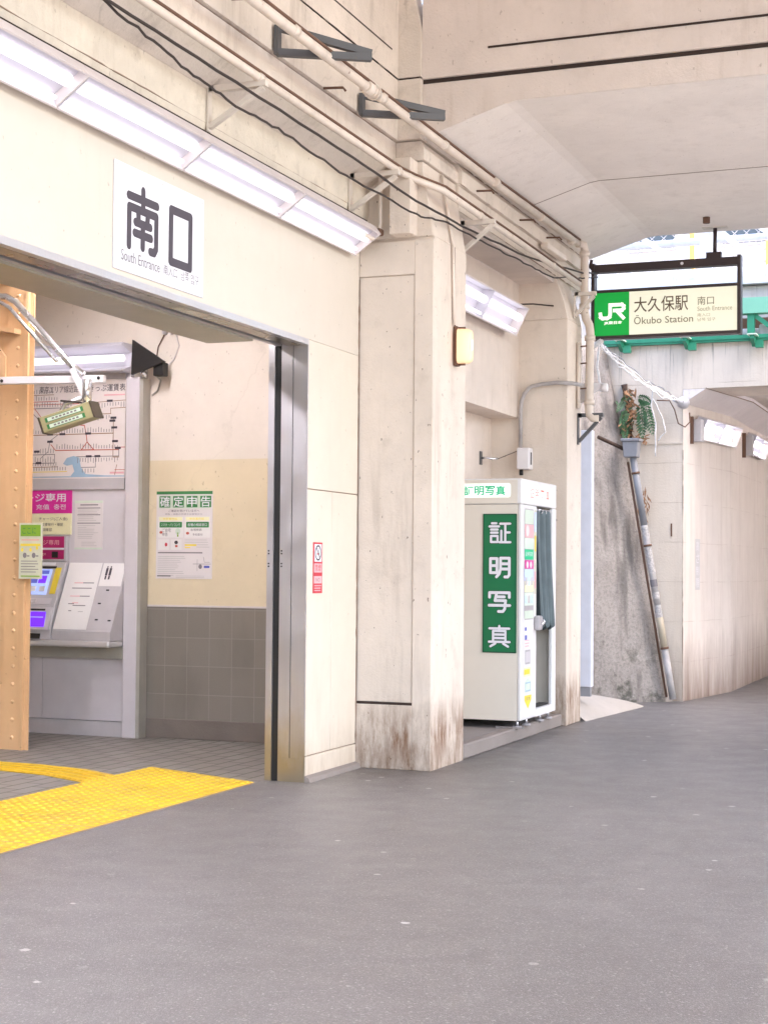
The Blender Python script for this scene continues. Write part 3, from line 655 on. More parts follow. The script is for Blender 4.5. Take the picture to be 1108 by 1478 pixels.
# roof over the near part of the road and the far side of the street (beyond the frame, they shade and bounce light)
tag(box((-0.3, -1.0, 6.9), (9.4, 11.6, 7.3)).build('viaduct_ceiling', 'endface'), kind='structure')
for y, lb in ((2.0, 'plain concrete column across the road, nearer the viewer'), (11.6, 'plain concrete column across the road, under the chamfered slab')):
    fw = thing('concrete_column', (9.0, y, 0), lb, 'column', 'columns across the road')
    box((8.75, y, 0.0), (9.35, y+0.7, 4.72)).build('shaft', 'column', fw, bevel=0.01); box((8.75, y-0.1, 4.721), (9.4, y+0.8, 4.744)).build('bearing', 'column', fw)
    if y < 10: box((8.8, y, 4.745), (9.35, y+0.7, 6.895)).build('upper_shaft', 'column', fw)

# ------------------------------------------------------------------ station hall interior
HY = 12.40
h = thing('hall_wall', (-2, HY, 0), 'hall wall with cream plaster, tan band and brown tiled lower part', 'wall')
box((-9, HY, 2.44), (-0.3, HY+0.2, 4.3)).build('upper_plaster', 'hall_upper', h)
box((-9, HY+0.001, 1.166), (-0.3, HY+0.2, 2.4395)).build('tan_band', 'hall_tan', h)
box((-9, HY-0.010, 1.150), (-0.3, HY+0.1, 1.1655)).build('trim_strip', 'housing', h)
box((-9, HY-0.006, 0.172), (-0.3, HY+0.2, 1.1495)).build('tile_wainscot', 'tiles', h)
box((-9, HY-0.014, 0.0), (-0.3, HY+0.2, 0.1715)).build('skirting', 'hall_dark', h, bevel=0.006)
tag(box((-9.2, 2.0, 0), (-9.0, 12.6, 4.3)).build('hall_back_wall', 'hall_upper'), kind='structure')
tag(box((-9.0, 1.8, 0), (-0.3, 2.0, 4.3)).build('hall_end_wall', 'hall_upper'), kind='structure')
tag(box((-9.2, 1.8, 4.301), (-0.3, 12.6, 4.5)).build('hall_ceiling', 'hall_upper'), kind='structure')
tag(box((-0.3, 10.27, 0), (-0.28, 12.4, 4.3)).build('hall_side_wall', 'hall_upper'), kind='structure')
tag(box((-0.3, Y0, 4.1), (-0.302, 10.27, 4.3)).build('hall_header_wall', 'hall_upper'), kind='structure')

# orange riveted steel column
oc = thing('steel_column', (-3.1, 11.2, 0), 'orange riveted steel column with chipped paint at its foot', 'column')
box((-3.42, 11.10, 0.0), (-3.075, 11.112, 4.3)).build('cover_plate', 'orange', oc)
MB().prism([(-3.075, 11.085), (-2.90, 11.085), (-2.90, 11.095), (-3.075, 11.095)], 0, 4.3, 'z').build('angle_iron', 'orange', oc)
MB().prism([(-2.90, 11.07), (-2.870, 11.07), (-2.870, 11.099), (-2.90, 11.099)], 0, 4.3, 'z').build('edge_flange', 'orange', oc)
MB().prism([(-2.899, 11.10), (-2.832, 11.10), (-2.832, 11.112), (-2.899, 11.112)], 0, 4.3, 'z').build('back_flange', 'orange', oc)
rv = MB()
for k in range(30):
    z = 0.10 + k * 0.145
    b = len(rv.v); rv.dome((0, 0, 0), 0.017, 0.014, 8)
    for i in range(b, len(rv.v)): q = rv.v[i]; rv.v[i] = Vector((-2.975 + q.x, 11.085 - q.z, z + q.y))
rv.build('rivets', 'orange', oc)
for z in (3.95, 3.50):
    MB().prism([(-3.40, z), (-2.95, z - 0.06), (-2.95, z - 0.10), (-3.40, z - 0.03)], 10.99, 11.085).build('lattice_bar', 'orange', oc)
MB().add([(-3.4, 11.06, 3.30), (-3.08, 11.06, 3.05), (-3.08, 11.06, 3.22), (-3.4, 11.06, 3.62), (-3.4, 11.084, 3.30), (-3.08, 11.084, 3.05), (-3.08, 11.084, 3.22), (-3.4, 11.084, 3.62)],
         [(0,1,2,3), (7,6,5,4), (0,4,5,1), (1,5,6,2), (2,6,7,3), (3,7,4,0)]).build('gusset_plate', 'orange', oc)

# swing arm with tilted sign box, fixed to the orange column
ar = thing('sign_arm', (-3.1, 11.0, 3.0), 'white metal bracket arm with diagonal stay, reaching out from the orange column', 'bracket')
MB().bar((-3.3, 11.0, 3.018), (-2.10, 11.0, 2.992), 0.05, 0.06).build('horizontal_bar', 'box_white', ar, bevel=0.004)
MB().tube([(-3.3, 10.97, 3.715), (-3.02, 10.97, 3.70), (-2.93, 10.97, 3.655), (-2.40, 10.97, 3.12), (-2.28, 10.97, 3.03)], 0.028, 10).build('stay_tube', 'chrome', ar)
MB().tube([(-3.3, 10.93, 3.66), (-3.05, 10.93, 3.65), (-2.96, 10.93, 3.60), (-2.50, 10.93, 3.14)], 0.016, 8).build('inner_tube', 'chrome', ar)
MB().bar((-2.37, 10.96, 3.08), (-2.20, 10.96, 2.78), 0.05, 0.05).build('hanger', 'box_white', ar)
MB().tube([(-2.23, 10.95, 2.99), (-2.23, 10.95, 2.80)], 0.04, 10).build('pivot', 'chrome', ar)
MB().tube([(-2.26, 10.94, 2.84), (-2.42, 10.93, 2.80), (-2.46, 10.93, 2.72), (-2.44, 10.93, 2.64)], 0.02, 8).build('clamp', 'chrome', ar)
MB().tube([(-2.44, 10.9, 2.82), (-2.25, 10.9, 2.80), (-2.13, 10.93, 2.74)], 0.009, 6).build('lead', 'cable', ar)
for p in ((-3.05, 3.008), (-2.36, 3.006), (-2.14, 3.0)): MB().tube([(p[0], 10.968, p[1]), (p[0], 10.98, p[1])], 0.014, 8).build('bolt', 'slot', ar)
sb = thing('hanging_sign_box', (-2.35, 10.95, 2.68), 'small tilted olive sign box with two pale strips hung under the bracket arm', 'sign')
dx, dz = Vector((0.455, 0, 0.118)), Vector((0.05, 0, -0.125))
A0 = Vector((-2.615, 10.86, 2.685))
def tb(o, u0, u1, w0, w1, y0, y1):
    q = lambda u, w_, y: o + dx*u + dz*w_ + Vector((0, y, 0))
    return MB().loft([q(u0,w0,y0), q(u1,w0,y0), q(u1,w1,y0), q(u0,w1,y0)], [q(u0,w0,y1), q(u1,w0,y1), q(u1,w1,y1), q(u0,w1,y1)])
tb(A0, 0, 1, 0, 1, 0.0, 0.12).build('case', 'olive_box', sb, bevel=0.004)
tb(A0, 1.002, 1.03, -0.02, 1.02, -0.004, 0.13).build('end_plate', 'dark_box', sb); tb(A0, -0.03, -0.002, -0.02, 1.02, -0.004, 0.13).build('end_plate', 'dark_box', sb)
for w0 in (0.16, 0.58):
    p_ = tb(A0, 0.10, 0.86, w0, w0+0.28, -0.003, -0.0005).build('text_strip', 'poster_green', sb)
    tb(A0, 0.15, 0.81, w0+0.03, w0+0.25, -0.005, -0.0035).build('strip_face', 'strip_white', p_)
    for k in range(7): tb(A0, 0.24+k*0.075, 0.24+k*0.075+0.045, w0+0.09, w0+0.19, -0.0065, -0.0055).build('character', 'ink_soft', p_)

# hanging card on the column
cd_ = thing('notice_card', (-2.785, 11.0, 1.4), 'small pale notice card with green header hung on the orange column', 'notice')
a = Art((-2.895, 11.03, 1.395), FY)
box((-2.896, 11.03, 1.394), (-2.682, 11.045, 1.848)).build('card', 'card', cd_)
a.rect(0.012, 0.345, 0.202, 0.438, 1, 'lime'); a.text('ここに', 0.03, 0.365, 0.05, 2, 'poster_green', 0.13)
a.rect(0.012, 0.265, 0.202, 0.285, 1, 'sheet_yellow'); a.rect(0.02, 0.312, 0.19, 0.318, 1, 'pink_print'); a.rect(0.02, 0.016, 0.2, 0.026, 1, 'lime')
for x, y in ((0.03, 0.235), (0.11, 0.235), (0.17, 0.25)): a.disc(x, y, 0.012, 0.016, 1, 'sheet_yellow')
for x in (0.055, 0.14): a.disc(x, 0.19, 0.018, 0.022, 1, 'ink_soft'); a.rect(x+0.02, 0.18, x+0.045, 0.19, 1, 'ink_soft')
a.bars(0.02, 0.19, 0.14, 5, 0.022, 0.006, 1, 'ink_soft')
a.build(cd_, {'lime': 'green_header', 'sheet_yellow': 'yellow_print', 'ink_soft': 'print', 'pink_print': 'red_line', 'poster_green': 'lettering'})

# ticket bay
MY = 12.60
tb_ = thing('ticket_bay', (-4, MY, 0), 'grey metal ticket machine bay with counter, kick panels and end post', 'counter')
box((-6.8, 12.33, 0.945), (-2.64, 12.398, 3.26)).build('back_panel', 'bay', tb_)
# the bay surface is set into the wall line: measured faces at the plane of the wall
MYF = 12.33
box((-6.8, 12.02, 0.795), (-2.64, 12.399, 0.850)).build('counter', 'counter_metal', tb_, bevel=0.02, seg=4)
box((-6.8, 12.26, 0.685), (-2.64, 12.398, 0.7945)).build('counter_apron', 'post_side', tb_)
for x0, x1 in ((-6.8, -3.50), (-3.496, -2.64)): box((x0, 12.32, 0.135), (x1, 12.398, 0.6845)).build('lower_panel', 'bay', tb_)
box((-6.8, 12.30, 0.0), (-2.64, 12.398, 0.13)).build('kick_plate', 'bay_edge', tb_)
box((-2.636, 12.25, 0.0), (-2.505, 12.399, 3.17)).build('end_post', 'bay', tb_, bevel=0.006)
box((-2.5045, 12.258, 0.0), (-2.47, 12.384, 3.16)).build('post_side', 'post_side', tb_)

def bx(x): return -2.60 + (x - 0)                     # helper kept simple: positions below are in metres on the bay face
# everything on the bay face: X scaled from the measured plane
def fxp(x): return 4.5567 + (x - 4.5567) * (MYF / MY)
def fzp(z): return 1.5 + (z - 1.5) * (MYF / MY)
mp = thing('route_map', (-3.6, MYF, 2.3), 'wide pale railway fare map with coloured lines above the ticket machines', 'map')
mx0, mx1, mz0, mz1 = -4.95, fxp(-2.835), fzp(2.315), fzp(3.205)
box((mx0-0.05, MYF-0.022, mz0-0.11), (mx1, MYF-0.0005, mz0-0.012)).build('lower_frame', 'bay_edge', mp)
box((mx0-0.05, MYF-0.02, mz0-0.0115), (mx1, MYF-0.0004, mz1)).build('sheet', 'map_paper', mp)
box((mx0-0.05, MYF-0.03, mz1+0.001), (mx1, MYF-0.0003, mz1+0.06)).build('upper_frame', 'bay_edge', mp)
a = Art((mx0, MYF-0.02, mz0), FY); W_ = mx1 - mx0; H_ = mz1 - mz0
def U(px): return (4.5567 + (0 - 4.5567)) if px is None else px
def mpt(px, py):                                          # fractions of the visible part of the sheet
    return (W_ - 0.99 + 0.99*px, H_*py)
def ml(pts, w, key, ticks=0, up=1):
    q = [mpt(*p) for p in pts]; a.line(q, w, 1, key)
    if ticks:
        for (x0, y0), (x1, y1) in zip(q, q[1:]):
            if abs(x1-x0) < 0.12: continue
            n_ = max(2, int(abs(x1-x0)/0.027))
            for i in range(n_):
                x = x0 + (x1-x0)*(i+0.5)/n_; y = y0 + (y1-y0)*(i+0.5)/n_
                a.rect(x-0.003, y+0.012*up, x+0.003, y+up*(0.035+0.025*rnd.random()), 2, 'map_grey')
ml([(-0.8,0.86),(0.25,0.86)], 0.006, 'map_brown', 1); ml([(-0.8,0.79),(0.3,0.79)], 0.006, 'map_red', 1); ml([(-0.8,0.72),(0.45,0.72)], 0.007, 'map_grey', 1)
ml([(-0.8,0.76),(0.52,0.76)], 0.006, 'map_red'); ml([(0.55,0.76),(1.0,0.78)], 0.006, 'map_brown', 1, -1)
ml([(-0.2,0.75),(0.05,0.72),(0.18,0.55)], 0.006, 'map_red'); ml([(0.0,0.70),(0.10,0.60),(0.22,0.55)], 0.006, 'map_grey', 1)
ml([(0.45,0.645),(0.85,0.645)], 0.007, 'map_brown', 1, -1); ml([(0.85,0.645),(0.85,0.70),(1.0,0.705)], 0.006, 'map_brown')
ml([(0.40,0.56),(0.58,0.53),(0.60,0.44),(0.61,0.36),(0.55,0.28),(0.68,0.28),(0.61,0.36)], 0.008, 'map_red')
ml([(-0.8,0.44),(0.88,0.445)], 0.008, 'map_brown', 1); ml([(0.28,0.28),(0.94,0.275)], 0.008, 'map_red', 1); ml([(0.23,0.34),(0.28,0.28)], 0.007, 'map_red')
ml([(0.88,0.60),(0.88,0.2),(0.94,0.2)], 0.007, 'map_brown'); ml([(0.50,0.21),(0.94,0.21),(0.94,0.29)], 0.007, 'map_grey', 1, -1)
ml([(0.55,0.10),(0.70,0.10),(0.70,0.20)], 0.006, 'map_grey', 1, -1); ml([(-0.8,0.23),(0.27,0.24),(0.27,0.15),(-0.8,0.15)], 0.007, 'map_grey', 1)
ml([(-0.6,0.10),(0.30,0.11)], 0.006, 'map_brown', 1); ml([(-0.6,0.055),(0.40,0.06)], 0.006, 'sheet_yellow', 1); ml([(0.92,0.30),(1.0,0.30)], 0.006, 'map_red')
ml([(0.12,0.20),(0.20,0.27),(0.22,0.38),(0.30,0.44)], 0.006, 'map_grey'); ml([(0.90,0.02),(0.92,0.12)], 0.006, 'map_brown'); ml([(0.9,0.07),(1.0,0.07)], 0.005, 'map_red')
for q in ((0.20,0.535),(0.22,0.445),(0.35,0.445),(0.62,0.445),(0.88,0.60),(0.87,0.57),(0.89,0.50),(0.90,0.36),(0.93,0.29),(0.22,0.37),(0.08,0.27),(0.1,0.15),(0.63,0.21),(0.72,0.21),(0.84,0.775)):
    x, y = mpt(*q); a.rect(x-0.03, y-0.008, x+0.03, y+0.012, 3, 'ink')
bay = [mpt(*q) for q in ((0.36,0.14),(0.40,0.20),(0.47,0.22),(0.53,0.20),(0.55,0.10),(0.60,0.03),(0.80,0.015),(1.0,0.01),(1.0,0.0),(-0.9,0.0),(-0.9,0.01),(0.44,0.01),(0.48,0.06),(0.46,0.13),(0.40,0.12))]
a.poly(bay, 1.6, 'map_blue')
a.text('東京エリア線近距離', W_-0.99+0.10, H_*0.875, H_*0.075, 4, 'ink', 0.46); a.text('きっぷ運賃表', W_-0.99+0.62, H_*0.875, H_*0.075, 4, 'ink', 0.37)
a.rect(*mpt(0.78,0.83), *mpt(0.995,0.845), 1, 'pink_sticker'); a.rect(*mpt(0.85,0.03), *mpt(0.995,0.05), 1, 'pink_sticker')
a.build(mp, {'map_brown': 'brown_routes', 'map_red': 'red_routes', 'map_grey': 'grey_routes', 'sheet_yellow': 'yellow_routes', 'ink': 'lettering', 'map_blue': 'blue_bay', 'pink_sticker': 'pink_print'})

# hall light over the fare map (the row runs on behind the orange column)
def hall_light(x0, x1, label):
    t = thing('hall_fluorescent_light', ((x0+x1)/2, 12.3, 3.3), label, 'light fixture', 'fluorescent lights over the ticket machines')
    MB().prism([(12.399, 3.475), (12.399, 3.215), (12.20, 3.215), (12.185, 3.23), (12.33, 3.28), (12.345, 3.40), (12.185, 3.455), (12.19, 3.475)], x0, x1, 'x').build('housing', 'reflector', t)
    MB().tube([(x0+0.02, 12.24, 3.342), (x1-0.02, 12.24, 3.342)], 0.030, 12).build('tube', 'tube', t)
    for z in (3.234, 3.457): box((x0, 12.178, z-0.009), (x1, 12.1845, z+0.009)).build('lip', 'reflector', t)
    return t
hall_light(-4.10, fxp(-2.80), 'fluorescent wall light above the fare map, its right end by the black triangle')
hall_light(-5.50, -4.15, 'fluorescent wall light further left, behind the orange column')
# unseen ceiling row, added to brighten the hall
HC = 'added hall ceiling lights'
c = tilted_light('added_ceiling_light', (-1.85, 4.20), (-0.30, 0.0), 9.9, [1.30], 'added unseen ceiling light inside the station hall behind the fascia, nearest the ticket machines', HC, tube='hall_fill', depth=0.09, rad=0.02)
for y, lb in ((7.6, 'middle added unseen ceiling light inside the station hall behind the fascia'), (5.3, 'added unseen ceiling light inside the station hall behind the fascia, farthest from the machines')):
    d = copy_tree(c); d.location.y = y; d['label'] = lb

# black triangular camera hood
ch = thing('camera_hood', (-2.4, 12.2, 3.17), 'black triangular plate with small box, standing on the grey bay post', 'camera')
MB().add([(-2.553,12.20,3.495), (-2.560,12.20,3.185), (-2.227,12.20,3.287), (-2.553,12.23,3.495), (-2.560,12.23,3.185), (-2.227,12.23,3.287)], [(0,1,2), (5,4,3), (0,3,4,1), (1,4,5,2), (2,5,3,0)]).build('plate', 'black', ch)
box((-2.36, 12.232, 3.172), (-2.262, 12.33, 3.29)).build('camera_box', 'black', ch, bevel=0.006)
MB().tube([(-2.47, 12.27, 3.155), (-2.47, 12.27, 3.24)], 0.035, 10).build('stand', 'chrome', ch)
MB().tube([(-2.41, 12.34, 3.20), (-2.37, 12.385, 3.15), (-2.40, 12.39, 3.06), (-2.455, 12.388, 3.02)], 0.008, 6).build('lead', 'post_side', ch)
rs = thing('ceiling_rosette', (-2.3, HY, 3.55), 'small brass and white cable outlet on the plaster above the black triangle', 'cable outlet')
for x, m_ in ((-2.33, 'chrome'), (-2.27, 'housing'), (-2.22, 'pipe_brown')): MB().tube([(x, HY-0.03, 3.575), (x, HY, 3.575)], 0.025, 10).build('outlet', m_, rs)
MB().tube([(-2.33, HY-0.02, 3.56), (-2.40, HY-0.01, 3.45), (-2.42, HY-0.01, 3.32)], 0.005, 6).build('wire', 'pipe_brown', rs)
MB().tube([(-2.22, HY-0.02, 3.56), (-2.19, HY-0.01, 3.45), (-2.24, HY-0.01, 3.33), (-2.30, HY-0.03, 3.27)], 0.005, 6).build('wire', 'housing', rs)

# boards above the machine
sg = thing('charge_sign', (-3.7, MYF, 1.8), 'magenta and pale yellow board lettered チャージ専用 above the ticket machine', 'sign')
x1 = fxp(-3.391); z0, z1, z2 = fzp(1.79), fzp(1.985), fzp(2.195)
box((-4.35, MYF-0.02, z1), (x1, MYF-0.0005, z2)).build('magenta_panel', 'magenta', sg); box((-4.35, MYF-0.02, z0), (x1, MYF-0.0005, z1-0.002)).build('yellow_panel', 'paleyellow', sg)
a = Art((x1, MYF-0.02, z0), FY)
a.text('チャージ専用', -0.72, 0.293, 0.078, 1, 'white', 0.665, 0.012); a.text('Charge  充值  충전', -0.62, 0.218, 0.055, 1, 'white', 0.565, 0.008)
a.text('チャージ(ご入金)', -0.335, 0.122, 0.034, 1, 'ink', 0.30); a.text('領収書発行・履歴', -0.335, 0.075, 0.030, 1, 'ink', 0.255); a.text('残額確認', -0.335, 0.028, 0.030, 1, 'ink', 0.14)
a.build(sg, {'white': 'white_lettering', 'ink': 'black_lettering'})

# ticket machine
tm = thing('ticket_machine', (-3.7, 12.2, 0.8), 'grey ticket machine with crimson header, lit blue screen and violet reader', 'ticket machine')
mxr = fxp(-3.415)
box((-4.35, MYF-0.05, fzp(1.545)), (mxr, MYF-0.0005, fzp(1.775))).build('head', 'machine', tm, bevel=0.004)
a = Art((mxr, MYF-0.05, fzp(1.545)), FY)
a.rect(-0.9, 0.120, -0.022, 0.222, 1, 'crimson'); a.rect(-0.9, 0.018, -0.022, 0.100, 1, 'crimson'); a.rect(-0.15, 0.03, -0.085, 0.085, 2, 'black')
a.text('チャージ専用', -0.42, 0.145, 0.045, 2, 'pink_sticker', 0.345); a.text('Charge', -0.36, 0.045, 0.035, 2, 'pink_sticker', 0.15)
a.rect(-0.9, 0.104, -0.022, 0.116, 1, 'white')
a.build(tm, {'crimson': 'crimson_panel', 'black': 'sensor_window', 'pink_sticker': 'lettering', 'white': 'white_strip'})
# sloping face: from z 1.545 at the bay face down and forward to the counter edge
P_top, P_bot = (MYF-0.05, fzp(1.54)), (12.10, 1.15)
def slope(u): return (P_top[0]+(P_bot[0]-P_top[0])*u, P_top[1]+(P_bot[1]-P_top[1])*u)
MB().prism([(P_top[0], P_top[1]), (P_bot[0], P_bot[1]), (12.045, 0.935), (12.04, 0.851), (12.32, 0.851), (12.32, P_top[1])], -4.35, mxr, 'x').build('body', 'machine', tm, bevel=0.004)
def sl_rect(x0, u0, x1, u1, lift, mat, name, parent, top=P_top, bot=P_bot):
    n_ = Vector((0, -(top[1]-bot[1]), -(top[0]-bot[0]) * -1)).normalized(); n_ = Vector((0, n_.y, abs(n_.z)))
    q = lambda u: Vector((0, top[0]+(bot[0]-top[0])*u, top[1]+(bot[1]-top[1])*u))
    vs = [Vector((x, 0, 0)) + q(u) + n_*l for l in (lift, lift+0.002) for x, u in ((x0,u1),(x1,u1),(x1,u0),(x0,u0))]
    m = MB().add(vs, [(0,1,2,3),(7,6,5,4),(0,4,5,1),(1,5,6,2),(2,6,7,3),(3,7,4,0)])
    return m.build(name, mat, parent)
sl_rect(mxr-0.62, 0.02, mxr-0.10, 0.09, 0.002, 'white', 'label_strip', tm)
sl_rect(mxr-0.62, 0.11, mxr-0.08, 0.16, 0.002, 'black', 'coin_slot', tm)
sc = sl_rect(mxr-0.66, 0.18, mxr-0.115, 0.76, 0.002, 'screen', 'screen', tm)
sl_rect(mxr-0.60, 0.21, mxr-0.14, 0.29, 0.0045, 'screen_dark', 'screen_title', sc); sl_rect(mxr-0.36, 0.36, mxr-0.24, 0.50, 0.0045, 'screen_dark', 'screen_button', sc); sl_rect(mxr-0.23, 0.33, mxr-0.15, 0.50, 0.0045, 'violet', 'screen_button', sc)
for k in range(5): sl_rect(mxr-0.58+k*0.095, 0.57, mxr-0.52+k*0.095, 0.69, 0.0045, 'screen_dark' if k == 2 else 'white', 'screen_key', sc)
sl_rect(mxr-0.085, 0.14, mxr-0.025, 0.74, 0.002, 'sheet_yellow', 'yellow_notice', tm)
sl_rect(mxr-0.34, 0.84, mxr-0.04, 0.98, 0.004, 'bay', 'receipt_flap', tm); sl_rect(mxr-0.30, 0.87, mxr-0.20, 0.95, 0.0065, 'bay_edge', 'keypad', tm)
rq = lambda x0, x1, za, zb, o0, o1, nm, mat: MB().prism([(12.045+(za-0.935)*0.25-o0, za), (12.045+(zb-0.935)*0.25-o0, zb), (12.045+(zb-0.935)*0.25-o1, zb), (12.045+(za-0.935)*0.25-o1, za)], x0, x1, 'x').build(nm, mat, tm)
rq(mxr-0.40, mxr-0.012, 0.94, 1.135, 0.001, 0.022, 'reader_housing', 'bay')
rq(mxr-0.32, mxr-0.06, 0.965, 1.095, 0.0225, 0.026, 'reader_panel', 'violet'); rq(mxr-0.25, mxr-0.08, 1.045, 1.052, 0.0265, 0.028, 'reader_mark', 'screen')
rq(mxr-0.30, mxr-0.07, 1.107, 1.122, 0.0225, 0.025, 'card_slot', 'black'); rq(mxr-0.40, mxr-0.09, 0.860, 0.905, 0.012, 0.015, 'ticket_outlet', 'black')

# sloping desk with sheets
dk = thing('writing_desk', (-3.1, 12.2, 0.8), 'sloping grey metal desk covered with a large white sheet beside the ticket machine', 'desk')
D_top, D_bot = (MYF-0.01, fzp(1.530)), (12.055, 0.945)
dx0, dx1 = fxp(-3.405), -2.64
MB().prism([D_top, D_bot, (12.045, 0.93), (12.045, 0.851), (12.329, 0.851), (12.329, D_top[1])], dx0, dx1, 'x').build('body', 'bay_edge', dk, bevel=0.004)
sh = sl_rect(dx0+0.01, 0.0, dx0+0.345, 1.0, 0.002, 'paper', 'white_sheet', dk, D_top, D_bot)
for u0, x0, x1_, m_ in ((0.30,.11,.20,'pink_sticker'),(0.30,.20,.31,'ink_soft'),(0.38,.10,.30,'ink_soft'),(0.50,.10,.20,'pink_sticker'),(0.50,.20,.30,'ink_soft'),(0.60,.14,.20,'pink_sticker'),(0.615,.10,.16,'ink_soft'),(0.64,.15,.28,'ink_soft'),(0.72,.12,.15,'ink_soft'),(0.73,.22,.27,'ink_faint')):
    sl_rect(dx0+x0, u0, dx0+x1_, u0+0.012, 0.0046, m_, 'printed_line', sh, D_top, D_bot)
sl_rect(dx0+0.36, 0.005, dx1-0.01, 0.35, 0.002, 'paper', 'toilet_notice', dk, D_top, D_bot)
for x in (0.40, 0.435):
    sl_rect(dx0+x, 0.08, dx0+x+0.022, 0.19, 0.0046, 'ink', 'pictogram_body', dk, D_top, D_bot); sl_rect(dx0+x+0.006, 0.05, dx0+x+0.016, 0.075, 0.0046, 'ink', 'pictogram_head', dk, D_top, D_bot)
    sl_rect(dx0+x+0.003, 0.195, dx0+x+0.019, 0.25, 0.0046, 'ink', 'pictogram_legs', dk, D_top, D_bot)
for x, u in ((0.40,0.60),(0.41,0.84),(0.54,0.85),(0.45,0.40)): sl_rect(dx0+x, u, dx0+x+0.03, u+0.02, 0.003, 'slot', 'slot', dk, D_top, D_bot)

def paper_notice(name, x0, z0, x1, z1, y, label, mint=True):
    t = thing(name, ((x0+x1)/2, y, z0), label, 'notice')
    box((x0, y-0.004, z0), (x1, y-0.0005, z1)).build('sheet', 'poster_paper', t)
    return t, Art((x0, y-0.004, z0), FY), x1-x0, z1-z0
pn, a, W1, H1 = paper_notice('paper_notice', fxp(-3.36), fzp(1.655), fxp(-3.065), fzp(2.10), MYF, 'white paper notice with pale green edges taped to the grey bay panel')
a.rect(0.0, H1*0.95, W1, H1, 1, 'poster_mint'); a.rect(0, 0, W1, H1*0.035, 1, 'poster_mint'); a.bars(W1*.2, W1*.85, H1*.90, 1, 0.02, 0.010, 1, 'ink_soft', 0.05)
for y in (0.84, 0.70, 0.53): a.rect(W1*.1, H1*y, W1*.92, H1*(y+0.014), 1, 'ink')
a.bars(W1*.12, W1*.9, H1*.80, 3, 0.016, 0.005, 1, 'ink_faint'); a.bars(W1*.12, W1*.9, H1*.66, 3, 0.016, 0.005, 1, 'ink_faint'); a.bars(W1*.12, W1*.85, H1*.48, 8, 0.016, 0.005, 1, 'ink_faint', 0.6); a.bars(W1*.25, W1*.8, H1*.14, 3, 0.016, 0.005, 1, 'ink_faint')
a.build(pn, {'poster_mint': 'edge_print', 'ink': 'heading_rules', 'ink_soft': 'title', 'ink_faint': 'print'})

# tax poster
px_, a, W1, H1 = paper_notice('tax_poster', -2.398, 1.397, -1.845, 2.165, HY, 'green and white poster lettered 確定申告 on the tan hall wall')
a.rect(0, H1*.965, W1, H1, 1, 'poster_green'); a.rect(0.02, H1*.805, W1-0.02, H1*.955, 0.5, 'poster_mint')
for i, chh in enumerate('確定申告'):
    x = 0.03 + i*0.134; a.rect(x, H1*.815, x+0.108, H1*.945, 1, 'poster_green'); a.text(chh, x+0.006, H1*.822, H1*.118, 2, 'white', 0.096, 0.008)
a.text('ご確認を受けている方へ', W1*.22, H1*.762, 0.022, 1, 'ink', W1*.55); a.text('申告・納税の手続きは自宅から', W1*.16, H1*.728, 0.016, 1, 'ink_soft', W1*.66)
for k, x in enumerate((0.018, 0.282)):
    a.rect(x, H1*.47, x+0.25, H1*.71, 0.5, 'paper'); a.rect(x+0.01, H1*.665, x+0.24, H1*.705, 1, 'paleyellow'); a.text('申告書作成', x+0.05, H1*.672, 0.02, 2, 'sheet_yellow', 0.14)
    a.rrect(x+0.015, H1*.585, x+0.238, H1*.65, 0.006, 1, 'poster_green'); a.text(('スマホ・パソコンで', '各種の相談窓口')[k], x+0.03, H1*.60, 0.026, 2, 'white', 0.19)
    a.disc(x+0.03, H1*(.53 - .01*k), 0.016, 0.012, 1, 'map_red')
a.text('ご自宅\n申告', 0.06, H1*.485, 0.07, 1, 'ink', 0.085); a.disc(0.215, H1*.54, 0.025, 0.03, 1, 'poster_mint'); a.rect(0.208, H1*.48, 0.222, H1*.53, 1, 'lime')
a.text('会場検索', 0.34, H1*.545, 0.022, 1, 'ink', 0.11); a.text('予約受付', 0.36, H1*.49, 0.022, 1, 'ink', 0.10)
a.rect(0.02, H1*.33, 0.13, H1*.45, 0.5, 'paper'); a.disc(0.10, H1*.39, 0.013, 0.017, 1, 'red_sticker'); a.rect(0.15, H1*.33, 0.255, H1*.45, 0.5, 'paper'); a.disc(0.20, H1*.415, 0.018, 0.016, 1, 'ink'); a.rect(0.19, H1*.36, 0.215, H1*.385, 1, 'map_red')
a.rect(0.285, H1*.375, 0.40, H1*.395, 1, 'sheet_yellow'); a.rect(0.285, H1*.35, 0.34, H1*.362, 1, 'sheet_yellow'); a.bars(0.285, 0.52, H1*.44, 2, 0.02, 0.005, 1, 'ink_faint'); a.bars(0.40, 0.53, H1*.385, 2, 0.02, 0.005, 1, 'ink_faint')
a.bars(0.02, 0.46, H1*.29, 1, 0.02, 0.011, 1, 'ink_soft', 0.05); a.bars(0.02, 0.33, H1*.25, 11, 0.0165, 0.005, 1, 'ink_faint', 0.5); a.bars(0.015, 0.15, H1*.025, 1, 0.01, 0.008, 1, 'ink', 0.0); a.bars(0.2, 0.5, H1*.03, 2, 0.013, 0.004, 1, 'ink_faint', 0.1)
a.line([(0.37,H1*.17),(0.54,H1*.17)], 0.004, 1, 'ink_soft'); a.line([(0.41,H1*.09),(0.41,H1*.22)], 0.003, 1, 'ink_soft'); a.line([(0.47,H1*.25),(0.48,H1*.19),(0.53,H1*.19)], 0.003, 1, 'ink_soft'); a.disc(0.44,H1*.14,0.018,0.02,1,'ink_soft'); a.rect(0.475,H1*.125,0.53,H1*.15,1,'map_navy' if 'map_navy' in M else 'screen_dark')
